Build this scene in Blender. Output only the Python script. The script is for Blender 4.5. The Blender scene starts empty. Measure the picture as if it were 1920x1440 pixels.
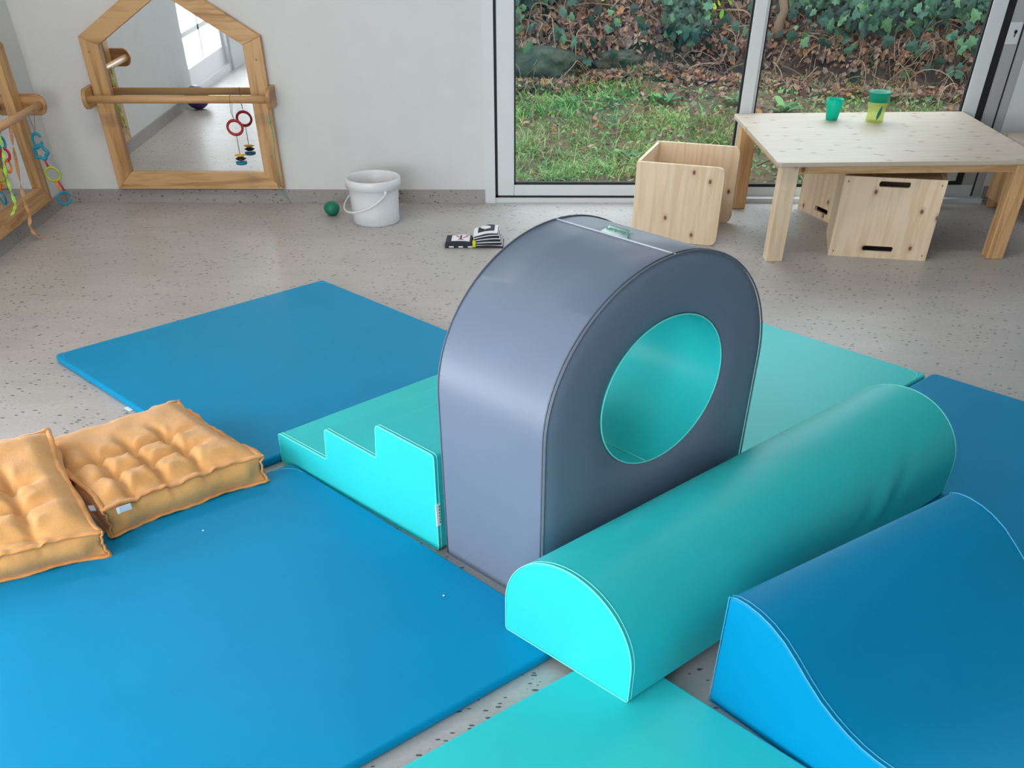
import bpy, bmesh, math, random
import numpy as np
from mathutils import Vector, Matrix
R = math.radians
random.seed(7)
rng = np.random.default_rng(11)
S = bpy.context.scene
COL = S.collection

# ------------------------------------------------------------------ camera
cam_d = bpy.data.cameras.new('camera'); cam = bpy.data.objects.new('camera', cam_d); COL.objects.link(cam)
F_PX, CX, CY, PITCH, ROLL, YAW, CAM_H = 1694.3, 959.6, 1597.2, .8476, -.0046, -.0237, 1.36
fw = Vector((math.sin(YAW)*math.cos(PITCH), math.cos(YAW)*math.cos(PITCH), -math.sin(PITCH)))
rt0 = Vector((math.cos(YAW), -math.sin(YAW), 0)); up0 = rt0.cross(fw)
rt = rt0*math.cos(ROLL) + up0*math.sin(ROLL); upv = rt.cross(fw)
m = Matrix((rt, upv, -fw)).transposed().to_4x4(); m.translation = (0, 0, CAM_H)
cam.matrix_world = m
cam_d.sensor_width = 36; cam_d.sensor_fit = 'HORIZONTAL'; cam_d.lens = F_PX/1920*36
cam_d.shift_x = (960-CX)/1920; cam_d.shift_y = (CY-720)/1920
cam_d.clip_start = .05; cam_d.clip_end = 200
S.camera = cam

# ------------------------------------------------------------------ exposure, sky, daylight
S.view_settings.view_transform = 'Standard'; S.view_settings.look = 'None'
S.view_settings.gamma = 1; S.view_settings.use_curve_mapping = False
S.view_settings.exposure = 0.0
W = bpy.data.worlds.new('overcast_sky'); S.world = W; W.use_nodes = True
bg = W.node_tree.nodes['Background']; bg.inputs['Color'].default_value = (.85, .93, 1.0, 1); bg.inputs['Strength'].default_value = 3.1

def area_light(name, loc, direction, sx, sy, power, color):
    d = bpy.data.lights.new(name, 'AREA'); d.shape = 'RECTANGLE'; d.size = sx; d.size_y = sy
    d.energy = power; d.color = color
    o = bpy.data.objects.new(name, d); COL.objects.link(o); o.location = loc
    o.rotation_euler = Vector(direction).to_track_quat('-Z', 'Y').to_euler()
    return o
# daylight entering through the window openings (left wall, wall behind the camera, big sliding window)
area_light('daylight_left_window', (-2.95, .35, 1.15), (1, 0, -.1), 2.6, 1.6, 74, (.97, .98, 1))
area_light('daylight_arched_window', (-2.95, 2.45, .5), (1, 0, 0), 1.3, .95, 52, (.96, .98, 1))
area_light('daylight_rear_window', (-1.45, -2.35, 1.1), (.25, 1, -.02), 2.0, 1.6, 86, (1, .99, .98))
area_light('daylight_sliding_window', (1.0, 6.6, 1.5), (0, -1, -.45), 2.3, 1.4, 26, (.80, .90, 1))
FILL_LAMPS = [(-1.7, 4.3), (.9, 4.1)]  # fill lights added under the ceiling to brighten the floor and walls
for (lx, ly), pw_, lc_ in zip(FILL_LAMPS, (17, 11), ((1, .84, .66), (1, .93, .84))): area_light('fill_lamp_light', (lx, ly, 2.205), (0, 0, -1), 1.2, .25, pw_, lc_)

# ------------------------------------------------------------------ materials
MATS = {}
def new_mat(name):
    m = bpy.data.materials.new(name); m.use_nodes = True; MATS[name] = m
    return m, m.node_tree, m.node_tree.nodes['Principled BSDF']
def srgb(r, g, b):
    f = lambda c: (c/255/12.92) if c/255 <= .04045 else ((c/255+.055)/1.055)**2.4
    return (f(r), f(g), f(b), 1)
def N(nt, t, **kw):
    n = nt.nodes.new(t)
    for k, v in kw.items(): setattr(n, k, v)
    return n
def coords(nt, scale=(1, 1, 1), rot=(0, 0, 0), kind='Object'):
    tc = N(nt, 'ShaderNodeTexCoord'); mp = N(nt, 'ShaderNodeMapping')
    if kind == 'piece':
        oi = N(nt, 'ShaderNodeObjectInfo'); ad = N(nt, 'ShaderNodeVectorMath', operation='MULTIPLY_ADD')
        cb = N(nt, 'ShaderNodeCombineXYZ')
        for i in range(3): nt.links.new(oi.outputs['Random'], cb.inputs[i])
        nt.links.new(cb.outputs[0], ad.inputs[0]); ad.inputs[1].default_value = (7.3, 3.1, 9.7); nt.links.new(tc.outputs['Object'], ad.inputs[2]); nt.links.new(ad.outputs[0], mp.inputs['Vector'])
    else: nt.links.new(tc.outputs[kind], mp.inputs['Vector'])
    mp.inputs['Scale'].default_value = scale; mp.inputs['Rotation'].default_value = rot
    return mp.outputs['Vector']
def noise(nt, vec, scale, detail=3, rough=.5):
    n = N(nt, 'ShaderNodeTexNoise'); nt.links.new(vec, n.inputs['Vector'])
    n.inputs['Scale'].default_value = scale; n.inputs['Detail'].default_value = detail; n.inputs['Roughness'].default_value = rough
    return n.outputs['Fac']
def ramp(nt, fac, stops):
    r = N(nt, 'ShaderNodeValToRGB'); nt.links.new(fac, r.inputs['Fac'])
    e = r.color_ramp.elements
    while len(e) < len(stops): e.new(.5)
    for i, (p, c) in enumerate(stops): e[i].position = p; e[i].color = c
    return r.outputs['Color']
def mix(nt, fac, a, b, mode='MIX'):
    n = N(nt, 'ShaderNodeMix', data_type='RGBA', blend_type=mode)
    for sock, v in ((n.inputs[0], fac), (n.inputs[6], a), (n.inputs[7], b)):
        if hasattr(v, 'is_linked'): nt.links.new(v, sock)
        else: sock.default_value = v
    return n.outputs[2]
def bump(nt, bs, h, strength, dist=.002):
    b = N(nt, 'ShaderNodeBump'); nt.links.new(h, b.inputs['Height'])
    b.inputs['Strength'].default_value = strength; b.inputs['Distance'].default_value = dist
    nt.links.new(b.outputs['Normal'], bs.inputs['Normal'])
def plain(name, col, rough=.5, metal=0, spec=.5):
    m, nt, bs = new_mat(name)
    v = coords(nt); f = noise(nt, v, 9, 2)
    c2 = tuple(x*.975 for x in col[:3]) + (1,)
    nt.links.new(ramp(nt, f, [(.35, c2), (.65, col)]), bs.inputs['Base Color'])
    bs.inputs['Roughness'].default_value = rough; bs.inputs['Metallic'].default_value = metal
    bs.inputs['Specular IOR Level'].default_value = spec
    return m
def vinyl(name, col, rough=.42, spec=.5):
    m, nt, bs = new_mat(name)
    v = coords(nt)
    f = noise(nt, v, 3.5, 3)
    c2 = tuple(x*.94 for x in col[:3]) + (1,)
    nt.links.new(ramp(nt, f, [(.35, c2), (.7, col)]), bs.inputs['Base Color'])
    bs.inputs['Roughness'].default_value = rough
    bs.inputs['Specular IOR Level'].default_value = spec
    h = noise(nt, v, 420, 2); bump(nt, bs, h, .12, .001)
    return m
vinyl('blue_vinyl', srgb(0, 140, 188), .45, .12)
vinyl('turquoise_vinyl', srgb(46, 200, 202), .45, .24)
vinyl('turquoise_seam', srgb(120, 235, 222), .45)
vinyl('blue_seam', srgb(60, 170, 215), .45)
vinyl('grey_vinyl', srgb(108, 121, 141), .44, .5)
vinyl('grey_seam', srgb(96, 104, 116), .5)
vinyl('grey_thread', srgb(185, 192, 200), .5)
plain('wall_paint', srgb(214, 217, 219), .75)
plain('white_aluminium', srgb(214, 220, 224), .4)
plain('grey_aluminium', srgb(172, 174, 176), .4)
plain('black_rubber', srgb(16, 18, 22), .55)
plain('white_plastic', srgb(222, 226, 230), .32)
plain('green_ball', srgb(0, 118, 92), .45)
plain('red_plastic', srgb(190, 20, 40), .4)
plain('blue_toy', srgb(0, 140, 170), .4)
plain('lime_toy', srgb(170, 190, 40), .4)
plain('orange_toy', srgb(235, 120, 30), .4)
plain('yellow_wood', srgb(225, 175, 40), .45)
plain('black_wood', srgb(18, 18, 20), .45)
plain('red_wood', srgb(165, 20, 38), .4)
plain('teal_wood', srgb(20, 125, 160), .45)
plain('string', srgb(120, 84, 66), .8)
plain('dark_cord', srgb(48, 52, 52), .7)
plain('green_cord', srgb(92, 170, 140), .8)
plain('peach_ribbon', srgb(215, 165, 120), .6)
plain('lime_ribbon', srgb(175, 225, 100), .5)
plain('purple_rubber', srgb(62, 34, 110), .4)
plain('label_white', srgb(228, 246, 244), .6)
plain('label_green', srgb(20, 150, 125), .6)
plain('label_grey', srgb(205, 215, 228), .5)
plain('label_dark', srgb(110, 120, 135), .6)
plain('book_black', srgb(22, 26, 40), .7)
plain('book_white', srgb(226, 228, 236), .75)
plain('book_red', srgb(220, 70, 80), .7)
plain('book_lime', srgb(200, 215, 30), .7)
plain('steel', srgb(150, 150, 150), .35, 1)
plain('bark', srgb(120, 98, 78), .9)

def wood(name, light, dark, knot, rough=.5, scale=1.0, knots=True, axis='Z', knot_scale=5.0, grain=1.0, knot_plane='XZ'):
    m, nt, bs = new_mat(name)
    st = {'X': (1.2, 14, 14), 'Y': (14, 1.2, 14), 'Z': (14, 14, 1.2)}[axis]
    v = coords(nt, tuple(s*scale for s in st), kind='piece')
    n1 = noise(nt, v, 1.3, 4, .6)
    ad = N(nt, 'ShaderNodeVectorMath', operation='MULTIPLY_ADD')
    nt.links.new(v, ad.inputs[0]); ad.inputs[1].default_value = (1, 1, 1)
    cmb = N(nt, 'ShaderNodeCombineXYZ')
    for i in range(3): nt.links.new(n1, cmb.inputs[i])
    nt.links.new(cmb.outputs[0], ad.inputs[2])
    wv = N(nt, 'ShaderNodeTexNoise'); nt.links.new(ad.outputs[0], wv.inputs['Vector']); wv.inputs['Scale'].default_value = 2.6; wv.inputs['Detail'].default_value = 5
    mid = tuple((a+b)/2 for a, b in zip(light, dark))
    c = ramp(nt, wv.outputs['Fac'], [(.36, dark), (.46, mid), (.56, light), (1, light)])
    if grain < 1: c = mix(nt, grain, light, c)
    if knots:
        kst_ = {'X': (.62, 1.25, 1.25), 'Y': (1.25, .62, 1.25), 'Z': (1.25, 1.25, .8)}[axis]
        kv = coords(nt, (1.25, 1, 1.0) if knot_plane == 'XZ' else (.62, 1.25, 1), (R(90), 0, 0) if knot_plane == 'XZ' else (0, 0, 0), kind='piece')
        vo = N(nt, 'ShaderNodeTexVoronoi', voronoi_dimensions='2D'); nt.links.new(kv, vo.inputs['Vector']); vo.inputs['Scale'].default_value = knot_scale; vo.inputs['Randomness'].default_value = 1
        sp_ = N(nt, 'ShaderNodeSeparateColor'); nt.links.new(vo.outputs['Color'], sp_.inputs[0])
        pick = N(nt, 'ShaderNodeMath', operation='GREATER_THAN'); nt.links.new(sp_.outputs[0], pick.inputs[0]); pick.inputs[1].default_value = .5
        k = ramp(nt, vo.outputs['Distance'], [(0, (1, 1, 1, 1)), (.055, (1, 1, 1, 1)), (.085, (.28, .28, .28, 1)), (.2, (0, 0, 0, 1))])
        kf = N(nt, 'ShaderNodeMath', operation='MULTIPLY'); nt.links.new(k, kf.inputs[0]); nt.links.new(pick.outputs[0], kf.inputs[1])
        c = mix(nt, kf.outputs[0], c, knot)
    nt.links.new(c, bs.inputs['Base Color'])
    bs.inputs['Roughness'].default_value = rough
    bump(nt, bs, wv.outputs['Fac'], .12, .001)
    return m
pl, pd, pk = srgb(232, 210, 182), srgb(221, 194, 160), srgb(128, 82, 48)
wood('pine_upright', pl, pd, pk, .5, 1, True, 'Z', 8)
wood('pine_top', srgb(196, 182, 165), srgb(186, 168, 148), srgb(132, 96, 66), .42, 1, True, 'X', 11, .6, 'XY')
wood('pine_rail', srgb(214, 178, 134), srgb(190, 148, 102), pk, .5, 1, True, 'X', 6)
wood('pine_leg_warm', srgb(214, 172, 124), srgb(186, 138, 94), pk, .5, 1, False, 'Z')
wood('beech_frame_upright', srgb(202, 162, 112), srgb(168, 122, 74), pk, .45, .8, False, 'Z')
wood('beech_frame_cross', srgb(204, 164, 114), srgb(164, 118, 70), pk, .45, .8, False, 'X')
wood('beech_frame_side', srgb(196, 154, 106), srgb(160, 116, 72), pk, .45, .8, False, 'Y')
wood('beech_rod', srgb(206, 164, 116), srgb(184, 140, 94), pk, .4, 1, False, 'X', grain=.6)

def mat_floor(name, base1, base2, speck_scale, thr):
    m, nt, bs = new_mat(name)
    v = coords(nt)
    big = noise(nt, v, 1.1, 5, .55)
    vs = coords(nt, (1, 3.2, 3.2)); streak = noise(nt, vs, 3.0, 5, .6)
    c = ramp(nt, big, [(.3, base2), (.7, base1)])
    c = mix(nt, ramp(nt, streak, [(.35, (.0, .0, .0, 1)), (.75, (.35, .35, .35, 1))]), c, tuple(x*.78 for x in base2[:3])+(1,))
    fine = noise(nt, v, 60, 3, .7)
    c = mix(nt, ramp(nt, fine, [(.3, (.30, .30, .30, 1)), (.7, (0, 0, 0, 1))]), c, tuple(x*.6 for x in base2[:3])+(1,))
    sv = coords(nt, (1, 2.1, 2.1), (0, 0, R(12)))
    vo = N(nt, 'ShaderNodeTexVoronoi'); nt.links.new(sv, vo.inputs['Vector']); vo.inputs['Scale'].default_value = speck_scale
    # only some of the cells carry a speck, and they gather in clouds
    sep = N(nt, 'ShaderNodeSeparateColor'); nt.links.new(vo.outputs['Color'], sep.inputs[0])
    cl = noise(nt, v, 2.3, 3, .6)
    sub = N(nt, 'ShaderNodeMath', operation='MULTIPLY_ADD'); nt.links.new(cl, sub.inputs[0]); sub.inputs[1].default_value = 1.5; sub.inputs[2].default_value = thr
    lt = N(nt, 'ShaderNodeMath', operation='LESS_THAN'); nt.links.new(sep.outputs[0], lt.inputs[0]); nt.links.new(sub.outputs[0], lt.inputs[1])
    rad = N(nt, 'ShaderNodeMath', operation='MULTIPLY_ADD'); nt.links.new(sep.outputs[1], rad.inputs[0]); rad.inputs[1].default_value = .24; rad.inputs[2].default_value = .07
    l2 = N(nt, 'ShaderNodeMath', operation='LESS_THAN'); nt.links.new(vo.outputs['Distance'], l2.inputs[0]); nt.links.new(rad.outputs[0], l2.inputs[1])
    mu = N(nt, 'ShaderNodeMath', operation='MULTIPLY'); nt.links.new(lt.outputs[0], mu.inputs[0]); nt.links.new(l2.outputs[0], mu.inputs[1])
    m8 = N(nt, 'ShaderNodeMath', operation='MULTIPLY'); nt.links.new(mu.outputs[0], m8.inputs[0]); m8.inputs[1].default_value = .85
    c = mix(nt, m8.outputs[0], c, srgb(52, 52, 55))
    nt.links.new(c, bs.inputs['Base Color'])
    bs.inputs['Roughness'].default_value = .42
    bs.inputs['Specular IOR Level'].default_value = .45
    bump(nt, bs, fine, .05, .001)
    return m
mat_floor('terrazzo_floor', srgb(194, 190, 188), srgb(172, 168, 166), 34, -.24)
mat_floor('terrazzo_base', srgb(170, 166, 165), srgb(150, 146, 145), 44, -.30)

def mat_glass(name):
    m = bpy.data.materials.new(name); m.use_nodes = True; MATS[name] = m; nt = m.node_tree; nt.nodes.clear()
    o = N(nt, 'ShaderNodeOutputMaterial'); t = N(nt, 'ShaderNodeBsdfTransparent'); g = N(nt, 'ShaderNodeBsdfGlossy'); g.inputs['Roughness'].default_value = .01
    t.inputs['Color'].default_value = (.95, .97, .96, 1)
    mx = N(nt, 'ShaderNodeMixShader'); mx.inputs[0].default_value = .045
    nt.links.new(t.outputs[0], mx.inputs[1]); nt.links.new(g.outputs[0], mx.inputs[2]); nt.links.new(mx.outputs[0], o.inputs[0])
mat_glass('window_glass')
m, nt, bs = new_mat('mirror_glass'); bs.inputs['Base Color'].default_value = (.84, .86, .86, 1); bs.inputs['Metallic'].default_value = 1; bs.inputs['Roughness'].default_value = .012
def mat_translucent(name, col, alpha, clear=.35):
    m, nt, bs = new_mat(name)
    bs.inputs['Base Color'].default_value = col; bs.inputs['Roughness'].default_value = .25
    tr = N(nt, 'ShaderNodeBsdfTransparent'); tr.inputs['Color'].default_value = tuple(clear+(1-clear)*x for x in col[:3])+(1,)
    tl = N(nt, 'ShaderNodeBsdfTranslucent'); tl.inputs['Color'].default_value = col
    a = N(nt, 'ShaderNodeMixShader'); a.inputs[0].default_value = .45; nt.links.new(bs.outputs[0], a.inputs[1]); nt.links.new(tl.outputs[0], a.inputs[2])
    b = N(nt, 'ShaderNodeMixShader'); b.inputs[0].default_value = alpha; nt.links.new(tr.outputs[0], b.inputs[1]); nt.links.new(a.outputs[0], b.inputs[2])
    nt.links.new(b.outputs[0], nt.nodes['Material Output'].inputs[0])
mat_translucent('green_cup_plastic', srgb(20, 215, 190), .66)
mat_translucent('teal_lid_plastic', srgb(0, 176, 150), .85)
mat_translucent('lime_cup_plastic', srgb(232, 240, 160), .30, .72)

def mat_fabric(name, col, dark):
    m, nt, bs = new_mat(name)
    v = coords(nt)
    f = noise(nt, v, 7, 4, .6)
    nt.links.new(ramp(nt, f, [(.3, dark), (.65, col)]), bs.inputs['Base Color'])
    bs.inputs['Roughness'].default_value = .85; bs.inputs['Sheen Weight'].default_value = .25; bs.inputs['Specular IOR Level'].default_value = .2
    cr = coords(nt, (1, 1, 1)); w = noise(nt, cr, 38, 4, .6); w2 = noise(nt, cr, 600, 1)
    ma = N(nt, 'ShaderNodeMath', operation='MULTIPLY_ADD'); nt.links.new(w2, ma.inputs[0]); ma.inputs[1].default_value = .12; nt.links.new(w, ma.inputs[2])
    bump(nt, bs, ma.outputs[0], .35, .006)
mat_fabric('mustard_cotton', srgb(218, 162, 100), srgb(206, 149, 88))
mat_fabric('mustard_trim', srgb(226, 160, 92), srgb(206, 140, 76))

def mat_leafy(name, cols, rough=.5, spec=.4, transl=.25):
    m, nt, bs = new_mat(name)
    g = N(nt, 'ShaderNodeNewGeometry')
    st = [((i+.5)/len(cols), c) for i, c in enumerate(cols)]
    r = N(nt, 'ShaderNodeValToRGB'); r.color_ramp.interpolation = 'CONSTANT'
    nt.links.new(g.outputs['Random Per Island'], r.inputs['Fac'])
    e = r.color_ramp.elements
    while len(e) < len(cols): e.new(.5)
    for i, c in enumerate(cols): e[i].position = i/len(cols); e[i].color = c
    nt.links.new(r.outputs['Color'], bs.inputs['Base Color'])
    bs.inputs['Roughness'].default_value = rough; bs.inputs['Specular IOR Level'].default_value = spec
    tl = N(nt, 'ShaderNodeBsdfTranslucent'); nt.links.new(r.outputs['Color'], tl.inputs['Color'])
    mx = N(nt, 'ShaderNodeMixShader'); mx.inputs[0].default_value = transl
    nt.links.new(bs.outputs[0], mx.inputs[1]); nt.links.new(tl.outputs[0], mx.inputs[2]); nt.links.new(mx.outputs[0], nt.nodes['Material Output'].inputs[0])
mat_leafy('ivy_leaf', [srgb(44, 82, 66), srgb(60, 104, 84), srgb(38, 70, 58), srgb(80, 124, 98), srgb(50, 92, 76), srgb(92, 134, 92), srgb(34, 60, 52)], .45)
mat_leafy('dead_leaf', [srgb(140, 108, 96), srgb(166, 136, 118), srgb(108, 84, 76), srgb(186, 156, 136), srgb(134, 100, 90), srgb(86, 68, 62), srgb(190, 138, 100), srgb(154, 134, 126)], .8, .2)
mat_leafy('grass_blade', [srgb(104, 156, 72), srgb(130, 182, 90), srgb(88, 140, 68), srgb(156, 192, 108), srgb(112, 166, 92), srgb(172, 182, 116)], .55)
mat_leafy('bright_leaf', [srgb(170, 214, 40), srgb(140, 196, 30), srgb(190, 226, 70), srgb(110, 170, 40)], .5, .4, .45)
mat_leafy('twig_bark', [srgb(120, 98, 82), srgb(150, 126, 106), srgb(90, 72, 62), srgb(176, 152, 130)], .9, .2, 0)
mat_leafy('weed_leaf', [srgb(92, 148, 84), srgb(120, 172, 98), srgb(72, 128, 78), srgb(136, 168, 104)], .5)
m, nt, bs = new_mat('garden_soil')
v = coords(nt); a = noise(nt, v, 2.2, 6, .65); b = noise(nt, v, 24, 5, .7)
c = ramp(nt, a, [(.38, srgb(92, 92, 56)), (.5, srgb(118, 98, 76)), (.62, srgb(104, 110, 62)), (.75, srgb(134, 114, 92))])
c = mix(nt, ramp(nt, b, [(.35, (.7, .7, .7, 1)), (.65, (0, 0, 0, 1))]), c, srgb(50, 42, 34))
nt.links.new(c, bs.inputs['Base Color']); bs.inputs['Roughness'].default_value = .95; bump(nt, bs, b, .8, .02)
m, nt, bs = new_mat('bank_soil')
v = coords(nt); b = noise(nt, v, 18, 6, .7)
nt.links.new(ramp(nt, b, [(.35, srgb(26, 22, 20)), (.7, srgb(78, 60, 50))]), bs.inputs['Base Color']); bs.inputs['Roughness'].default_value = .95; bump(nt, bs, b, .9, .03)
m, nt, bs = new_mat('mossy_stone')
v = coords(nt); b = noise(nt, v, 9, 6, .7)
nt.links.new(ramp(nt, b, [(.35, srgb(34, 36, 30)), (.6, srgb(72, 74, 62)), (.8, srgb(108, 108, 96))]), bs.inputs['Base Color']); bs.inputs['Roughness'].default_value = .9; bump(nt, bs, b, .7, .03)

# ------------------------------------------------------------------ helpers
def M(n): return MATS[n]
def tag(o, label=None, cat=None, group=None, kind=None):
    if label: o['label'] = label
    if cat: o['category'] = cat
    if group: o['group'] = group
    if kind: o['kind'] = kind
    return o
def empty(name, loc, rz=0, label=None, cat=None, group=None):
    o = bpy.data.objects.new(name, None); COL.objects.link(o); o.location = loc; o.rotation_euler = (0, 0, rz)
    o.empty_display_size = .05
    return tag(o, label, cat, group)
def link(name, me, mat=None, parent=None, loc=(0, 0, 0), rot=(0, 0, 0), smooth=False):
    o = bpy.data.objects.new(name, me); COL.objects.link(o)
    if parent: o.parent = parent
    o.location = loc; o.rotation_euler = rot
    if mat:
        for mm in (mat if isinstance(mat, (list, tuple)) else [mat]): me.materials.append(M(mm))
    if smooth:
        for p in me.polygons: p.use_smooth = True
    return o
def mesh_from(verts, faces, name='mesh'):
    me = bpy.data.meshes.new(name); me.from_pydata([tuple(v) for v in verts], [], faces); me.update()
    bm = bmesh.new(); bm.from_mesh(me); bmesh.ops.recalc_face_normals(bm, faces=bm.faces); bm.to_mesh(me); bm.free()
    return me
def bevel(o, w, seg=3, ang=35):
    b = o.modifiers.new('bevel', 'BEVEL'); b.width = w; b.segments = seg; b.limit_method = 'ANGLE'; b.angle_limit = R(ang)
    wn = o.modifiers.new('wn', 'WEIGHTED_NORMAL'); wn.keep_sharp = False
    for p in o.data.polygons: p.use_smooth = True
    return o
def box_data(x0, y0, z0, x1, y1, z1):
    v = [(x0, y0, z0), (x1, y0, z0), (x1, y1, z0), (x0, y1, z0), (x0, y0, z1), (x1, y0, z1), (x1, y1, z1), (x0, y1, z1)]
    f = [(0, 3, 2, 1), (4, 5, 6, 7), (0, 1, 5, 4), (1, 2, 6, 5), (2, 3, 7, 6), (3, 0, 4, 7)]
    return v, f
def box(name, a, b, mat, parent=None, bw=0, **kw):
    v, f = box_data(*a, *b); o = link(name, mesh_from(v, f), mat, parent, **kw)
    if bw: bevel(o, bw, 2)
    return o
def boxes(name, lst, mat, parent=None, bw=0):
    V, Fc = [], []
    for a, b in lst:
        v, f = box_data(*a, *b); k = len(V); V += v; Fc += [tuple(i+k for i in q) for q in f]
    o = link(name, mesh_from(V, Fc), mat, parent)
    if bw: bevel(o, bw, 2)
    return o
def prism(profile, d0, d1, axis='y'):
    """closed 2D profile (x,z) extruded along y from d0 to d1 (axis 'y'), or (y,z) along x"""
    n = len(profile)
    P = (lambda p, d: (p[0], d, p[1])) if axis == 'y' else (lambda p, d: (d, p[0], p[1]))
    v = [P(p, d0) for p in profile] + [P(p, d1) for p in profile]
    f = [tuple(range(n)), tuple(range(2*n-1, n-1, -1))] + [(i, (i+1) % n, n+(i+1) % n, n+i) for i in range(n)]
    return mesh_from(v, f)
def tube(name, pts, r, mat, parent=None, closed=False, seg=8, smooth=True, rads=None):
    pts = [Vector(p) for p in pts]; n = len(pts); V = []; prev = None
    for i, p in enumerate(pts):
        if closed: t = pts[(i+1) % n]-pts[i-1]
        else: t = pts[min(i+1, n-1)]-pts[max(i-1, 0)]
        t.normalize()
        if prev is None:
            a = Vector((0, 0, 1)) if abs(t.z) < .9 else Vector((1, 0, 0)); nrm = t.cross(a).normalized()
        else: nrm = (prev - t*prev.dot(t)).normalized()
        prev = nrm; bn = t.cross(nrm); rr = rads[i] if rads else r
        for k in range(seg):
            q = 2*math.pi*k/seg; V.append(p + (nrm*math.cos(q)+bn*math.sin(q))*rr)
    Fc = []
    for i in range(n if closed else n-1):
        j = (i+1) % n
        for k in range(seg):
            l = (k+1) % seg; Fc.append((i*seg+k, i*seg+l, j*seg+l, j*seg+k))
    if not closed: Fc += [tuple(range(seg-1, -1, -1)), tuple((n-1)*seg+k for k in range(seg))]
    return link(name, mesh_from(V, Fc), mat, parent, smooth=smooth)
def lathe(name, prof, mat, parent=None, seg=48, loc=(0, 0, 0), sc=(1, 1, 1)):
    n = len(prof); V = []
    for r, z in prof:
        for k in range(seg):
            a = 2*math.pi*k/seg; V.append((r*math.cos(a)*sc[0], r*math.sin(a)*sc[1], z*sc[2]))
    Fc = []
    for i in range(n-1):
        for k in range(seg):
            l = (k+1) % seg; Fc.append((i*seg+k, i*seg+l, (i+1)*seg+l, (i+1)*seg+k))
    if prof[0][0] > 1e-5: Fc.append(tuple(range(seg-1, -1, -1)))
    if prof[-1][0] > 1e-5: Fc.append(tuple((n-1)*seg+k for k in range(seg)))
    me = mesh_from(V, Fc); bm = bmesh.new(); bm.from_mesh(me); bmesh.ops.remove_doubles(bm, verts=bm.verts, dist=1e-5)
    bmesh.ops.recalc_face_normals(bm, faces=bm.faces); bm.to_mesh(me); bm.free()
    return link(name, me, mat, parent, loc=loc, smooth=True)
def rrect(w, h, r, n=6, x0=0, y0=0):
    out = []
    for cx, cy, a0 in ((w-r, r, -90), (w-r, h-r, 0), (r, h-r, 90), (r, r, 180)):
        for k in range(n+1):
            a = R(a0+90*k/n); out.append((x0+cx+r*math.cos(a), y0+cy+r*math.sin(a)))
    return out

# ------------------------------------------------------------------ room shell
XL, YB, XR, YR, ZC = -2.58, 5.95, 5.4, -2.0, 2.25
def structure(o): return tag(o, kind='structure')
fl = structure(box('floor', (XL-.2, YR-.2, -.1), (XR+.2, YB+.12, 0), 'terrazzo_floor'))
structure(box('ceiling', (XL-.2, YR-.2, ZC), (XR+.2, YB+.3, ZC+.12), 'wall_paint'))
# back wall with the window opening
structure(boxes('wall_back', [((XL-.2, YB, 0), (-.27, YB+.2, ZC)), ((2.43, 6.0, 0), (XR+.2, 6.2, ZC)), ((-.27, YB, 1.75), (2.43, YB+.2, ZC))], 'wall_paint'))
for lx, ly in FILL_LAMPS:  # invented fittings around the added overhead fill lights
    cl_ = empty('fill_lamp', (lx, ly, ZC), 0, 'slim white fill lamp, added unseen overhead to brighten the room', 'lamp', 'added fill lamps out of view')
    boxes('housing', [((-.64, -.165, -.035), (.64, -.135, 0)), ((-.64, .135, -.035), (.64, .165, 0)), ((-.64, -.135, -.035), (-.61, .135, 0)), ((.61, -.135, -.035), (.64, .135, 0)), ((-.61, -.135, -.01), (.61, .135, 0))], 'white_aluminium', cl_)
structure(box('wall_right', (XR, YR-.2, 0), (XR+.2, YB+.3, ZC), 'wall_paint'))
# wall behind the camera with one window opening
structure(boxes('wall_rear', [((XL-.2, YR-.2, 0), (-2.5, YR, ZC)), ((-.35, YR-.2, 0), (XR+.2, YR, ZC)), ((-2.5, YR-.2, 0), (-.35, YR, .25)), ((-2.5, YR-.2, 1.95), (-.35, YR, ZC))], 'wall_paint'))
# left wall: arched opening (y 1.77..3.13) and a large window opening (y -.95..1.65)
AC, AW, AZ, AR = 2.45, .68, .42, .52
def arch_pts(yc, w, zc, rz, n=20, z0=0.0):
    pts = [(yc-w, z0)]
    for k in range(n+1):
        a = math.pi - math.pi*k/n; pts.append((yc+w*math.cos(a), zc+rz*math.sin(a)))
    return pts + [(yc+w, z0)]
V, Fc = [], []
def addbox(a, b):
    v, f = box_data(*a, *b); k = len(V); V.extend(v); Fc.extend([tuple(i+k for i in q) for q in f])
X0, X1 = XL-.2, XL
addbox((X0, AC+AW, 0), (X1, YB+.2, ZC)); addbox((X0, 1.65, 0), (X1, AC-AW, ZC)); addbox((X0, -.95, 0), (X1, 1.65, .35)); addbox((X0, -.95, 1.95), (X1, 1.65, ZC)); addbox((X0, YR-.2, 0), (X1, -.95, ZC))
ap = arch_pts(AC, AW, AZ, AR)[1:-1]
for (y0, z0), (y1, z1) in zip(ap[:-1], ap[1:]):
    k = len(V)
    V.extend([(X0, y0, z0), (X1, y0, z0), (X1, y1, z1), (X0, y1, z1), (X0, y0, ZC), (X1, y0, ZC), (X1, y1, ZC), (X0, y1, ZC)])
    Fc.extend([tuple(i+k for i in q) for q in [(0, 3, 2, 1), (4, 5, 6, 7), (0, 1, 5, 4), (1, 2, 6, 5), (2, 3, 7, 6), (3, 0, 4, 7)]])
structure(link('wall_left', mesh_from(V, Fc), 'wall_paint'))
# baseboards
structure(box('baseboard_back', (XL, YB-.012, 0), (-.271, YB+.002, .059), 'terrazzo_base'))
structure(box('baseboard_left', (XL-.002, AC+AW+.03, 0), (XL+.012, YB-.012, .059), 'terrazzo_base'))
structure(box('baseboard_right', (2.436, 5.988, 0), (XR, 6.002, .068), 'terrazzo_base'))
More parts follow.
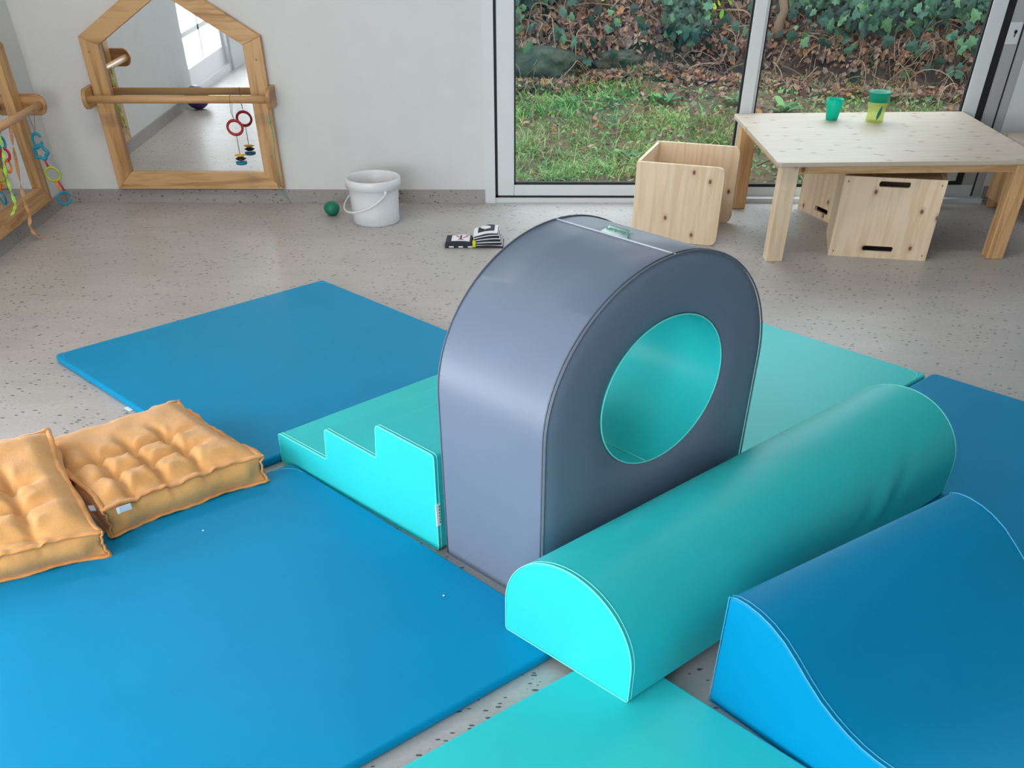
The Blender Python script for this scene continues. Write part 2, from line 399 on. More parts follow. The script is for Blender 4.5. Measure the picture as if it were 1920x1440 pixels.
# window 3: low arched window in the left wall
w3 = structure(empty('window_3', (XL, AC, 0)))
def arch_ring(w_o, z_o, w_i, z_i, x0, x1, zb):
    o_ = arch_pts(0, w_o, AZ, z_o, 24); i_ = arch_pts(0, w_i, AZ, z_i, 24, zb); n = len(o_)
    v = [(x0, *p) for p in o_]+[(x0, *p) for p in i_]+[(x1, *p) for p in o_]+[(x1, *p) for p in i_]
    f = []
    for k in range(n):
        l = (k+1) % n
        f += [(k, l, n+l, n+k), (2*n+k, 3*n+k, 3*n+l, 2*n+l), (k, 2*n+k, 2*n+l, l), (n+k, n+l, 3*n+l, 3*n+k)]
    return mesh_from(v, f)
link('frame', arch_ring(AW-.002, AR-.002, AW-.05, AR-.05, -.12, -.02, .05), 'white_aluminium', w3)
link('sash', arch_ring(AW-.055, AR-.055, AW-.12, AR-.12, -.10, -.05, .16), 'white_plastic', w3)
boxes('muntin', [((-.095, -.02, .16), (-.06, .02, .9)), ((-.095, -.55, .33), (-.06, .55, .36))], 'white_plastic', w3)
pv = arch_pts(0, AW-.11, AZ, AR-.11, 24, .17)
link('pane', mesh_from([(-.08, *p) for p in pv], [tuple(range(len(pv)))]), 'window_glass', w3)
w4 = structure(empty('window_4', (XL, .35, 1.15)))
boxes('frame', [((-.12, -1.3, -.8), (-.05, 1.3, -.74)), ((-.12, -1.3, .74), (-.05, 1.3, .8)), ((-.12, -1.3, -.74), (-.05, -1.24, .74)), ((-.12, 1.24, -.74), (-.05, 1.3, .74)), ((-.12, -.03, -.74), (-.05, .03, .74))], 'white_aluminium', w4)
w5 = structure(empty('window_5', (-1.425, YR, 1.1)))
boxes('frame', [((-1.07, -.12, -.85), (1.07, -.05, -.79)), ((-1.07, -.12, .79), (1.07, -.05, .85)), ((-1.07, -.12, -.79), (-1.01, -.05, .79)), ((1.01, -.12, -.79), (1.07, -.05, .79)), ((-.03, -.12, -.79), (.03, -.05, .79))], 'white_aluminium', w5)

# sliding window in the back wall
structure(box('trim_1', (-.271, YB-.006, 0), (-.214, YB+.05, 1.75), 'white_aluminium'))
structure(boxes('trim_2', [((-.214, YB, 0), (2.43, YB+.2, .021))], 'white_aluminium'))
w1 = structure(empty('window_1', (0, 5.96, 0)))
boxes('sash', [((-.2, 0, .03), (-.112, .045, 1.7)), ((1.05, -.005, .03), (1.11, .045, 1.7)), ((-.1115, 0.0, .03), (1.0495, .044, .078)), ((-.1115, 0, 1.64), (1.0495, .044, 1.7))], 'white_aluminium', w1, .003)
boxes('gasket', [((-.214, .004, .02), (-.2, .04, 1.7)), ((-.112, .006, .078), (-.104, .03, 1.64)), ((1.04, .006, .078), (1.05, .03, 1.64)), ((-.112, .006, .078), (1.05, .03, .089)), ((-.214, .004, .02), (1.1, .04, .03))], 'black_rubber', w1)
box('pane', (-.112, .018, .08), (1.045, .022, 1.64), 'window_glass', w1)
w2 = structure(empty('window_2', (0, 6.0, 0)))
boxes('frame', [((1.08, 0, .012), (1.13, .05, 1.7)), ((1.13, 0, .012), (2.2, .049, .061)), ((2.2, 0, .09), (2.275, .05, 1.7)), ((1.1, 0, 1.64), (2.2, .049, 1.7)), ((2.2, .002, .012), (2.375, .05, .073))], 'white_aluminium', w2, .003)
boxes('gasket', [((1.13, .006, .061), (2.2, .03, .074)), ((2.192, .006, .07), (2.2, .03, 1.64)), ((1.13, .006, .07), (1.138, .03, 1.64))], 'black_rubber', w2)
box('pane', (1.13, .018, .07), (2.195, .022, 1.64), 'window_glass', w2)
d1 = structure(empty('door_1', (2.3, 6.0, 0)))
box('door_leaf', (.012, .003, .012), (.079, .05, 1.7), 'grey_aluminium', d1, .002)
boxes('gasket', [((-.025, .0, .075), (.012, .045, 1.7)), ((-.06, .001, .073), (.012, .045, .083)), ((.079, .01, .0), (.088, .05, 1.7))], 'black_rubber', d1)
box('door_frame', (.088, 0, .004), (.133, .05, 1.75), 'grey_aluminium', d1, .002)
kp = box('lock_plate', (.012, -.003, .645), (.073, .003, .727), 'white_aluminium', d1, .001)
kh = lathe('keyhole', [(.007, -.0), (.007, .004), (0, .004)], 'black_rubber', kp, 20); kh.rotation_euler = (R(90), 0, 0); kh.location = (.048, -.0035, .692)
boxes('key_slot', [((.0445, -.0055, .672), (.0515, -.002, .69))], 'steel', kp)

# ------------------------------------------------------------------ garden
gx = np.linspace(-2.2, 6.5, 60); gy = np.concatenate([np.linspace(6.15, 8.2, 26), np.linspace(8.28, 10.2, 26)])
def gz(x, y):
    z = -.03 + .105*(y-6.1) + .018*np.sin(x*3.1+y*2.2) + .012*np.sin(x*7.3-y*5.1)
    edge = 8.25 + .12*np.sin(x*1.7) - .25*np.clip((x-1.6)/2, 0, 1)
    t = np.clip(y-edge, 0, None)
    return z + np.minimum(t*3.0, .10) + t*.80
def gnormal(x, y):
    e = .02; return Vector((-(gz(x+e, y)-gz(x-e, y))/(2*e), -(gz(x, y+e)-gz(x, y-e))/(2*e), 1)).normalized()
def gedge(x): return 8.25 + .12*math.sin(x*1.7) - .25*min(max((x-1.6)/2, 0), 1)
V = [(x, y, float(gz(x, y))) for y in gy for x in gx]; nx = len(gx)
Fc = [(j*nx+i, j*nx+i+1, (j+1)*nx+i+1, (j+1)*nx+i) for j in range(len(gy)-1) for i in range(nx-1)]
go = structure(link('ground', mesh_from(V, Fc), ['garden_soil', 'bank_soil'], smooth=True)); go.name = 'garden_ground'
for p in go.data.polygons:
    if p.center.y > gedge(p.center.x)-.22: p.material_index = 1
# broad kerb of mossy stone under the bank
def rock(name, c, s, seed, label):
    bm = bmesh.new(); bmesh.ops.create_icosphere(bm, subdivisions=4, radius=1)
    r_ = random.Random(seed); ph = [r_.uniform(0, 6) for _ in range(6)]
    for v_ in bm.verts:
        p = v_.co; d = 1 + .10*math.sin(17*p.x+ph[5])*math.sin(13*p.z+ph[1])*.5 + .05*math.sin(26*p.x+ph[2])*math.sin(23*p.y+21*p.z) + .10*math.sin(3*p.x+ph[0])*math.sin(2.5*p.y+ph[1]) + .07*math.sin(6*p.z+ph[2]+3*p.x) + .04*math.sin(11*p.x+ph[3])*math.sin(9*p.z+ph[4])
        v_.co = Vector((p.x*s[0]*d, p.y*s[1]*d, p.z*s[2]*d))
    me = bpy.data.meshes.new(name); bm.to_mesh(me); bm.free()
    return tag(link(name, me, 'mossy_stone', loc=c, smooth=True), label, 'stone')
rock('garden_stone', (.0, 8.33, .25), (.34, .16, .11), 3, 'dark mossy stone at the left end of the leafy bank outside')
rock('garden_stone', (.56, 8.40, .27), (.20, .12, .07), 5, 'smaller dark stone half hidden under leaves right of the big stone')
def scatter_quads(name, items, mat, label, cat, shape='leaf'):
    """items: (pos, size, normal, spin, aspect) -> one mesh of small curled leaves"""
    V, Fc = [], []
    for p, s, n, sp, asp in items:
        n = Vector(n).normalized(); a = n.orthogonal().normalized(); a.rotate(Matrix.Rotation(sp, 3, n)); b = n.cross(a)
        k = len(V); p = Vector(p)
        if shape == 'ivy':
            prof = [(0, -.36), (.26, -.50), (.34, -.24), (.56, -.10), (.30, .08), (.30, .30), (0, .66), (-.30, .30), (-.30, .08), (-.56, -.10), (-.34, -.24), (-.26, -.50)]
            V.append(p + n*(.06*s)); 
            for q in prof: V.append(p + a*(q[0]*s*asp) + b*(q[1]*s) - n*(.12*s*abs(q[0])))
            m_ = len(prof); Fc += [(k, k+1+i, k+1+(i+1) % m_) for i in range(m_)]
        else:
            prof = [(0, -.5), (.3, -.2), (.34, .15), (0, .55), (-.34, .15), (-.3, -.2)]
            cu = random.uniform(-.35, .5)
            for q in prof: V.append(p + a*(q[0]*s*asp) + b*(q[1]*s) + n*(cu*s*(q[1]**2*1.6+q[0]**2*2)))
            V.append(p); c_ = len(V)-1; Fc += [(c_, k+i, k+(i+1) % 6) for i in range(6)]
    me = bpy.data.meshes.new(name); me.from_pydata([tuple(v) for v in V], [], Fc); me.update()
    return tag(link(name, me, mat), label, cat, kind='stuff')
def rn(n, tilt):
    return (Vector(n) + Vector((random.gauss(0, tilt), random.gauss(0, tilt), random.gauss(0, tilt)))).normalized()
# dead leaves on the bank and scattered on the lawn
it = []
for _ in range(23000):
    x = random.uniform(-1.2, 5.0); y = gedge(x) + abs(random.gauss(0, .42)) - .26
    if y > 10: continue
    it.append(((x, y, gz(x, y)+random.uniform(0, .035)), random.uniform(.022, .062)*(1.25 if random.random() < .15 else 1), rn(gnormal(x, y), .65), random.uniform(0, 6.3), random.uniform(.6, 1.1)))
for _ in range(6500):
    x = random.uniform(-.6, 4.6); y = 6.3 + 1.9*random.random()**.8
    if random.random() > .30 + .35*max(0, (x-.8)/3) + (.5 if y > 7.7 else 0) + (.4 if y < 6.45 else 0): continue
    it.append(((x, y, gz(x, y)+.02), random.uniform(.02, .055), rn((0, 0, 1), .5), random.uniform(0, 6.3), random.uniform(.6, 1)))
scatter_quads('dead_leaves', it, 'dead_leaf', 'brown dead leaves covering the bank and lying on the grass outside', 'leaves')
# ivy: dense on the right of the bank, patches on the left
it = []
def ivy_density(x, y):
    d = y-gedge(x); v_ = .0
    if x > 1.75: v_ = min(1, max(0, (d-.13+.05*math.sin(x*6))/.05))*(1 if x > 2.05 else .55) + (.10 if d > .0 else 0)
    if .55 < x <= 1.75: v_ = max(v_, .30 if (d > .34 or ((x-1.04)**2/.022+(d-.13)**2/.012) < 1) else .05)
    if abs(x-1.04) < .16 and .02 < d < .22: v_ = .8
    if x <= .55: v_ = .40 if (d > .24 and x < .25) else (.07 if d > 0 else 0)
    return v_
for _ in range(26000):
    x = random.uniform(-.9, 4.8); y = gedge(x) + random.uniform(0, 1.35)
    if random.random() > ivy_density(x, y): continue
    n = gnormal(x, y); h = random.uniform(.03, .15)
    it.append(((x, y-h*.5, gz(x, y)+h), random.uniform(.032, .078), rn((n.x, n.y-.45, n.z*.8), .48), random.uniform(0, 6.3), random.uniform(.9, 1.15)))
scatter_quads('ivy', it, 'ivy_leaf', 'dark green ivy leaves climbing the bank behind the window', 'ivy', 'ivy')
it = []
for cx_, d_, rr, n_ in ((1.20, .31, .10, 170), (.22, .34, .08, 50), (2.2, .34, .10, 70), (.38, .24, .05, 22), (1.75, .30, .05, 24)):
    for _ in range(n_):
        x = random.gauss(cx_, rr*.6); y = gedge(x)+d_+random.gauss(0, rr*.6)
        it.append(((x, y-.08, gz(x, y)+.10), random.uniform(.03, .07), rn((0, -.6, .7), .5), random.uniform(0, 6.3), random.uniform(.6, .9)))
scatter_quads('bright_shrub', it, 'bright_leaf', 'yellow green leafy sprigs glowing among the brambles on the bank', 'shrub')
# grass blades
V, Fc = [], []
def blade(p, h, w, lean, az):
    k = len(V); d = Vector((math.cos(az), math.sin(az), 0)); s_ = Vector((-d.y, d.x, 0))*w
    for t in (0, .5, 1):
        c_ = Vector(p) + d*(lean*h*t*t) + Vector((0, 0, h*(t-.25*lean*t*t)))
        if t < 1: V.extend([c_-s_*(1-t*.4), c_+s_*(1-t*.4)])
        else: V.append(c_)
    Fc.extend([(k, k+1, k+3, k+2), (k+2, k+3, k+4)])
for _ in range(1500):
    x = random.uniform(-.6, 3.5); y = random.uniform(6.36, 8.3)
    dens = .62 + .42*math.sin(x*2.9+1)*math.sin(y*4.2) - .42*max(0, min(1, (x-.35)/.7))
    if x > 1.3: dens -= .1
    if random.random() > dens: continue
    n_ = random.randint(14, 30); lush = random.uniform(.6, 1.3)
    for _ in range(n_):
        px, py = x+random.gauss(0, .05), y+random.gauss(0, .05)
        blade((px, py, gz(px, py)-.003), random.uniform(.03, .085)*lush, random.uniform(.0018, .0048), random.uniform(.5, 2.1), random.uniform(0, 6.3))
me = bpy.data.meshes.new('grass'); me.from_pydata([tuple(v) for v in V], [], Fc); me.update()
tag(link('grass', me, 'grass_blade'), 'patchy green grass growing outside the sliding window', 'grass', kind='stuff')
it = []
for _ in range(5200):
    x = random.uniform(-.6, 3.6); y = random.uniform(6.3, 8.3)
    if math.sin(x*3.7+2)*math.sin(y*3.1+1)+.5*math.sin(x*9+y*7) < random.uniform(-.7, .6): continue
    it.append(((x, y, gz(x, y)+random.uniform(.008, .04)), random.uniform(.014, .036), rn((0, -.25, 1), .45), random.uniform(0, 6.3), random.uniform(.6, 1)))
scatter_quads('ground_cover', it, 'weed_leaf', 'low green ground cover leaves among the grass outside', 'plants')
# low weeds: rosettes of broad leaves
def weed(x, y, r_, n_, label):
    V, Fc = [], []; z = float(gz(x, y))
    for i in range(n_):
        a = 6.283*i/n_ + random.uniform(-.2, .2); L = r_*random.uniform(.7, 1.1); w_ = L*.16; el = random.uniform(.3, 1.0)
        k = len(V); d = Vector((math.cos(a), math.sin(a), 0)); s_ = Vector((-d.y, d.x, 0))
        for t, ww in ((0, .2), (.3, .8), (.6, 1), (.85, .6)):
            c_ = d*L*t*math.cos(el*.8)+Vector((0, 0, L*t*math.sin(el)*(1-.45*t)+.005)); V.extend([c_-s_*w_*ww, c_+s_*w_*ww])
        V.append(d*L*math.cos(el*.8)+Vector((0, 0, L*.5*math.sin(el))))
        Fc.extend([(k, k+1, k+3, k+2), (k+2, k+3, k+5, k+4), (k+4, k+5, k+7, k+6), (k+6, k+7, k+8)])
    me = bpy.data.meshes.new('weed'); me.from_pydata([tuple(v) for v in V], [], Fc); me.update()
    return tag(link('weed_plant', me, 'weed_leaf', loc=(x, y, z)), label, 'plant')
weed(1.62, 7.55, .16, 12, 'bright green rosette weed outside, just left of the turquoise cup')
weed(1.33, 7.62, .13, 10, 'pale green weed outside near the top of the white window mullion')
weed(.86, 7.72, .13, 11, 'leafy green weed under the ivy clump at the foot of the bank')
weed(.22, 7.75, .13, 10, 'green weed at the foot of the dark stone outside')
weed(.55, 6.75, .11, 10, 'green weed growing in mid lawn behind the sliding pane')
weed(.62, 6.33, .08, 8, 'low grey green weed close to the left cube chair behind the glass')
# twigs and bramble stems
def stem_path(x, y, L, az, arch_):
    pts = []; n_ = 9
    for i in range(n_+1):
        t = i/n_; px = x+math.cos(az)*L*t+.03*math.sin(6*t+x*9); py = y+math.sin(az)*L*t*.6
        py = min(py, 10.1); pts.append((px, py, float(gz(px, py))+.02+arch_*math.sin(math.pi*t)+.012*math.sin(5*t+y*7)))
    return pts
V, Fc = [], []
for i in range(1500):
    x = random.uniform(-1, 4.6); y = gedge(x)+random.uniform(-.12, 1.1) if i % 16 else random.uniform(6.3, 8.1)
    L = random.uniform(.08, .42); pts = [Vector(p) for p in stem_path(x, y, L, random.uniform(-3.1, 3.1), random.uniform(0, .12))]; r_ = random.uniform(.0012, .0034)*(1.7 if random.random() < .1 else 1)
    k0 = len(V)
    for j, p in enumerate(pts):
        t = (pts[min(j+1, len(pts)-1)]-pts[max(j-1, 0)]).normalized(); a_ = t.orthogonal().normalized(); b_ = t.cross(a_)
        for q in range(4): V.append(p+(a_*math.cos(q*1.57)+b_*math.sin(q*1.57))*r_)
    for j in range(len(pts)-1):
        for q in range(4): Fc.append((k0+j*4+q, k0+j*4+(q+1) % 4, k0+(j+1)*4+(q+1) % 4, k0+(j+1)*4+q))
me = bpy.data.meshes.new('twigs'); me.from_pydata([tuple(v) for v in V], [], Fc); me.update()
tag(link('bramble_twigs', me, 'twig_bark'), 'tangled bare bramble twigs on the bank outside', 'twigs', kind='stuff')
t_ = tube('ivy_stem', [(1.66, 8.34, .40), (1.65, 8.36, .47), (1.68, 8.38, .53), (1.66, 8.42, .60), (1.69, 8.5, .75)], .03, 'bark', None, seg=10, rads=[.034, .03, .028, .03, .026])
tag(t_, 'thick pale woody stem rising from the bank right of the mullion', 'stem')

# ------------------------------------------------------------------ soft play pieces
def arc_seam(name, c, r_, a0, a1, z, mat, parent, rad=.0016):
    tube(name, [(c[0]+r_*math.cos(R(a0+(a1-a0)*k/12)), c[1]+r_*math.sin(R(a0+(a1-a0)*k/12)), z) for k in range(13)], rad, mat, parent, seg=5)
TM = .0255
def floor_mat(name, origin, ang, L, D, mat, seam, label, corners=()):
    """origin = corner, local x runs L along ang, local y runs D"""
    e = empty(name, (*origin, 0), R(ang), label, 'mat')
    prof = rrect(L, D, .02, 4)
    n = len(prof); v = [(x, y, 0) for x, y in prof] + [(x, y, TM) for x, y in prof]
    f = [tuple(range(n)), tuple(range(n, 2*n))] + [(i, (i+1) % n, n+(i+1) % n, n+i) for i in range(n)]
    o = link('cover', mesh_from(v, f), mat, e); bevel(o, .009, 4, 40)
    for c in corners:
        cx_, cy_ = (0 if c[0] == 'l' else L), (0 if c[1] == 'n' else D)
        sx, sy = (1 if c[0] == 'l' else -1), (1 if c[1] == 'n' else -1)
        q = [(cx_+sx*.075*math.cos(t*math.pi/2/10)**.9, cy_+sy*.075*math.sin(t*math.pi/2/10)**.9, TM+.0004) for t in range(11)]
        q = [(cx_+sx*(.002), cy_+sy*.085, TM-.004)] + [(cx_+sx*(.012+.06*(1-math.cos(t*math.pi/16))*1.0), cy_+sy*(.012+.06*(1-math.sin(t*math.pi/16))), TM+.0003) for t in range(9)] + [(cx_+sx*.085, cy_+sy*.002, TM-.004)]
        tube('corner_seam', q, .0013, seam, e, seg=5)
    return e
def frame_dirs(a): return Vector((math.cos(R(a)), math.sin(R(a)))), Vector((-math.sin(R(a)), math.cos(R(a))))
u_, v_ = frame_dirs(-45.5)
e = floor_mat('floor_mat', (-1.842, 3.698), -45.5, 1.31, 1.26, 'blue_vinyl', 'blue_seam', 'square blue vinyl floor mat between the stairs and the house mirror', ('lf', 'ln'))
box('care_label', (.575, -.014, .001), (.615, .002, .002), 'label_white', e)
u_, v_ = frame_dirs(-46.5); o_ = Vector((-.762, 2.819)) - v_*1.27
floor_mat('floor_mat', o_, -46.5, 1.277, 1.27, 'blue_vinyl', 'blue_seam', 'large blue vinyl floor mat filling the left foreground under the cushions', ('lf',))
u_, v_ = frame_dirs(-47.8); o_ = Vector((.2156, 1.861)) - v_*1.0
floor_mat('floor_mat', o_ - u_*0, -47.8, 1.1, 1.0, 'turquoise_vinyl', 'turquoise_seam', 'turquoise floor mat at the bottom edge, under the near end of the half cylinder', ())
u_, v_ = frame_dirs(-45); o_ = Vector((1.456, 3.552)) - u_*1.05 - v_*1.19
floor_mat('floor_mat', o_, -45, 1.05, 1.19, 'turquoise_vinyl', 'turquoise_seam', 'pale turquoise floor mat behind the grey tunnel', ('rf',))
u_, v_ = frame_dirs(-44.8); o_ = Vector((1.481, 3.566)) - v_*1.245
floor_mat('floor_mat', o_, -44.8, 1.27, 1.245, 'blue_vinyl', 'blue_seam', 'blue vinyl floor mat at the right edge, beyond the wave ramp', ('lf',))

def round_poly(pts, r, n=4):
    """round each corner of a closed polygon by radius r (or per-corner list)"""
    out = []; m_ = len(pts)
    for i, p in enumerate(pts):
        rr = r[i] if isinstance(r, (list, tuple)) else r
        p = Vector(p); a = Vector(pts[i-1])-p; b = Vector(pts[(i+1) % m_])-p
        if rr <= 0: out.append(tuple(p)); continue
        a_ = p+a.normalized()*min(rr, a.length*.45); b_ = p+b.normalized()*min(rr, b.length*.45)
        for k in range(n+1):
            t = k/n; out.append(tuple(a_*(1-t)**2+p*2*t*(1-t)+b_*t*t))
    return out
def piping(e, prof, y, mat, rad=.0022, name='piping', off=0):
    # the welt runs all round the end panel, two fine ridges
    tube(name, [(p[0], y, p[1]) for p in prof], rad, mat, e, closed=True, seg=6)
def soft_block(name, loc, ang, prof, D, mat, seam, label, cat, bw=.007, welt=.012, both=True):
    e = empty(name, loc, R(ang), label, cat)
    o = link('cover', prism(prof, 0, D), mat, e); bevel(o, bw, 4, 50)
    piping(e, prof, .0012, seam, .0017)
    cx_ = sum(p[0] for p in prof)/len(prof); cz_ = sum(p[1] for p in prof)/len(prof)
    piping(e, prof, welt, seam, .0013)
    if both: piping(e, prof, D-.0012, seam, .0017)
    return e
# --- three-step stairs
sp = round_poly([(0, .002), (.765, .002), (.770, .276), (.527, .282), (.515, .187), (.272, .193), (.260, .098), (.005, .098)][::1], [.004, .012, .012, .014, .004, .014, .004, .014])
st = soft_block('foam_stairs', (-.8054, 2.8691, 0), -44.4, sp, .79, 'turquoise_vinyl', 'turquoise_seam', 'turquoise three-step foam stairs leading up to the grey tunnel', 'stairs')
lb = box('care_label', (.7665, -.003, .080), (.7705, .012, .142), 'label_white', st)
boxes('label_print', [((.7706, .006, .086+.009*k), (.7712, .010, .092+.009*k)) for k in range(6)], 'label_green', lb)
# --- tunnel block with an arched top and a round hole
TW, TH, TD, TZ, TR = .792, .733, .385, .43, .303
HCX, HCZ, HRX, HRZ = .402, .442, .222, .166
Nn = 120; outer, hole = [], []
def outer_pt(a):
    dx, dz = math.cos(a), math.sin(a)
    # ray from the hole centre to the outline
    best = 9
    hx = TW/2
    lo, hi = 0, 1.5
    for _ in range(40):
        t = (lo+hi)/2; x, z = HCX+dx*t-TW/2, HCZ+dz*t
        inside = abs(x) <= hx and z >= 0 and (z <= TZ or (x/hx)**2+((z-TZ)/TR)**2 <= 1)
        if inside: lo = t
        else: hi = t
    return (HCX+dx*lo, HCZ+dz*lo)
angs = sorted([2*math.pi*k/Nn for k in range(Nn)] + [math.atan2(-HCZ, -HCX) % (2*math.pi), math.atan2(-HCZ, TW-HCX) % (2*math.pi)])
outer = [outer_pt(a) for a in angs]; hole = [(HCX+HRX*math.cos(a), HCZ+HRZ*math.sin(a)) for a in angs]
rootT = empty('tunnel_block', (.0334, 2.0486, 0), R(-46), 'grey arched foam tunnel block with a round turquoise hole', 'tunnel')
# local axes: x runs back (normal of the holed faces is +-x), y runs across the face
rings = []  # (x, polyline)
n = len(angs); V, Fc = [], []
def ringv(x, poly):
    k = len(V); V.extend([(x, p[0], p[1]) for p in poly]); return k
def shrink(poly, c, d):
    out = []
    for p in poly:
        q = Vector((p[0]-c[0], p[1]-c[1])); L = q.length; q = q*((L-d)/L); out.append((c[0]+q.x, c[1]+q.y))
    return out
c0 = (HCX, HCZ)
def lerp_poly(t): return [(a[0]*(1-t)+b[0]*t, a[1]*(1-t)+b[1]*t) for a, b in zip(outer, hole)]
seq = [(0 - .004, hole), (.000, shrink(hole, c0, -.006)), (.0035, lerp_poly(.75)), (.0045, lerp_poly(.5)), (.003, lerp_poly(.2)), (0, lerp_poly(.05)), (-.006, outer)]
idx = [ringv(x, p) for x, p in seq] + [ringv(-TD*.33, outer), ringv(-TD*.66, outer)] + [ringv(-TD-x, p) for x, p in seq[::-1]]
for a_, b_ in zip(idx[:-1], idx[1:]):
    for i in range(n):
        j = (i+1) % n; Fc.append((a_+i, a_+j, b_+j, b_+i))
me = mesh_from(V, Fc); body = link('cover', me, 'grey_vinyl', rootT, smooth=True)
md = body.modifiers.new('edge', 'EDGE_SPLIT'); md.split_angle = R(50)
V, Fc = [], []
k0 = ringv(-.002, shrink(hole, c0, .0005)); k1 = ringv(-TD/2, shrink(hole, c0, .002)); k2 = ringv(-TD+.002, shrink(hole, c0, .0005))
for a_, b_ in ((k0, k1), (k1, k2)):
    for i in range(n):
        j = (i+1) % n; Fc.append((a_+i, a_+j, b_+j, b_+i))
lin = link('lining', mesh_from(V, Fc), 'turquoise_vinyl', rootT, smooth=True)
tag(lin, 'turquoise vinyl lining of the hole')
tube('lining_seam', [(.0005, p[0], p[1]) for p in shrink(hole, c0, .001)], .0018, 'turquoise_seam', rootT, closed=True, seg=6)
def on_hole(a): return (HCX+(HRX-.002)*math.cos(a), HCZ+(HRZ-.002)*math.sin(a))
a_ = R(-100); p_ = on_hole(a_)
tube('lining_seam', [(-.004-TD*.98*t/6, p_[0], p_[1]+.0005) for t in range(7)], .0014, 'turquoise_seam', rootT, seg=5)
outl = [p for p in outer if p[1] > .0005]
k_ = min(range(len(outl)), key=lambda i: (outl[i][1], -outl[i][0])); 
lo_r = [p for p in outer if p[0] > HCX and p[1] < HCZ and p[1] > .004]
arch_line = [(TW, z) for z in (.004, .15, .3)] + [(TW/2+TW/2*math.cos(R(a)), TZ+TR*math.sin(R(a))) for a in range(0, 181, 4)] + [(0, z) for z in (.3, .15, .004)]
for x_ in (-.001, -.011, -TD+.004):
    tube('welt_seam', [(x_, p[0]+(.0008 if p[0] > TW/2 else -.0008), p[1]+.0008) for p in arch_line], .0022, 'grey_seam', rootT, seg=6)
tube('top_seam', [(-.004-(TD-.008)*t/8, TW/2, TH+.0006) for t in range(9)], .0020, 'grey_thread', rootT, seg=6)
# woven label sewn into the top seam
lw0, lw1 = -.236, -.152
V = []
for t in range(7):
    tt = t/6; yy = TW/2+.001+.056*tt; zz = TH+.0018
    V += [(lw0-.020*tt, yy, zz+.0006*math.sin(math.pi*tt)), (lw1-.040*tt, yy, zz)]
Fc = [(2*i, 2*i+1, 2*i+3, 2*i+2) for i in range(6)]
wl = link('woven_label', mesh_from(V, Fc), 'label_white', rootT, smooth=True); sm = wl.modifiers.new('thick', 'SOLIDIFY'); sm.thickness = .0010
tag(wl, 'white woven label with green lettering')
fc = bpy.data.curves.new('lettering', 'FONT'); fc.body = 'NERITEX'; fc.size = .0235; fc.extrude = .0003; fc.align_x = 'CENTER'; fc.align_y = 'CENTER'; fc.space_character = .9
ft = bpy.data.objects.new('lettering_curve', fc); COL.objects.link(ft)
bpy.context.view_layer.update(); dg = bpy.context.evaluated_depsgraph_get()
fme = bpy.data.meshes.new_from_object(ft.evaluated_get(dg)); bpy.data.objects.remove(ft)
tl_ = 0
lt = link('lettering', fme, 'label_green', wl, loc=(-.205, TW/2+.001+.025, TH+.0036)); lt.rotation_euler = (tl_, 0, 0)
lt2 = boxes('label_border', [((-.036, -.0015, 0), (.026, .0015, .0006))], 'label_green', wl); lt2.location = (-.214, TW/2+.001+.048, TH+.0030); lt2.rotation_euler = (tl_, 0, 0)
# --- half cylinder
hp = [(0, .001), (.408, .001)]
hw = .204
for k in range(0, 33):
    a = math.pi*k/32; hp.append((hw+hw*math.cos(a), .082+.165*math.sin(a)))
hp = [(.004, .001), (.404, .001), (.408, .006)] + hp[2:] + [(0, .006)]
u_, v_ = frame_dirs(-45.3); o_ = Vector((.2285, 1.6375)) - u_*.408
hc = soft_block('half_cylinder', (*o_, TM+.0005), -45.3, hp, 1.43, 'turquoise_vinyl', 'turquoise_seam', 'long turquoise foam half cylinder lying across the mats', 'foam roll', bw=.006)
# soft crease folds in the cover near the far end
for o in hc.children:
    if o.name.startswith('cover'): cov = o
bm = bmesh.new(); bm.from_mesh(cov.data)
long_edges = [e_ for e_ in bm.edges if abs(e_.verts[0].co.y-e_.verts[1].co.y) > 1]
bmesh.ops.subdivide_edges(bm, edges=long_edges, cuts=48, use_grid_fill=True)
for v in bm.verts:
    x, y, z = v.co
    if x > hw+.02 and .01 < y < 1.42:
        d = .0
        for (y0, z0, sl, wd, am) in ((1.02, .10, .9, .026, .010), (.93, .06, .8, .03, -.007), (1.13, .12, 1.1, .03, -.008)):
            t = (y-y0) - (z-z0)*sl
            d += am*math.exp(-(t/wd)**2)*math.exp(-((z-z0)/.07)**2)
        v.co.x += d
bm.to_mesh(cov.data); bm.free()
for p in cov.data.polygons: p.use_smooth = True
# --- wave ramp
wp_top = [(0, .278), (.02, .284), (.05, .285), (.085, .281), (.12, .272), (.161, .255), (.2, .231), (.24, .204), (.28, .180), (.32, .162), (.36, .148), (.4, .138), (.44, .133), (.48, .132), (.53, .137), (.58, .148), (.64, .166), (.7, .184), (.76, .196), (.8, .2)]
wp = [(0, .001)] + [(.805, .001)] + wp_top[::-1]
soft_block('wave_ramp', (.4244, 1.6841, 0), -52.5, wp, .765, 'blue_vinyl', 'blue_seam', 'blue foam wave ramp with a curved top in the right foreground', 'foam ramp', bw=.008, welt=.013)

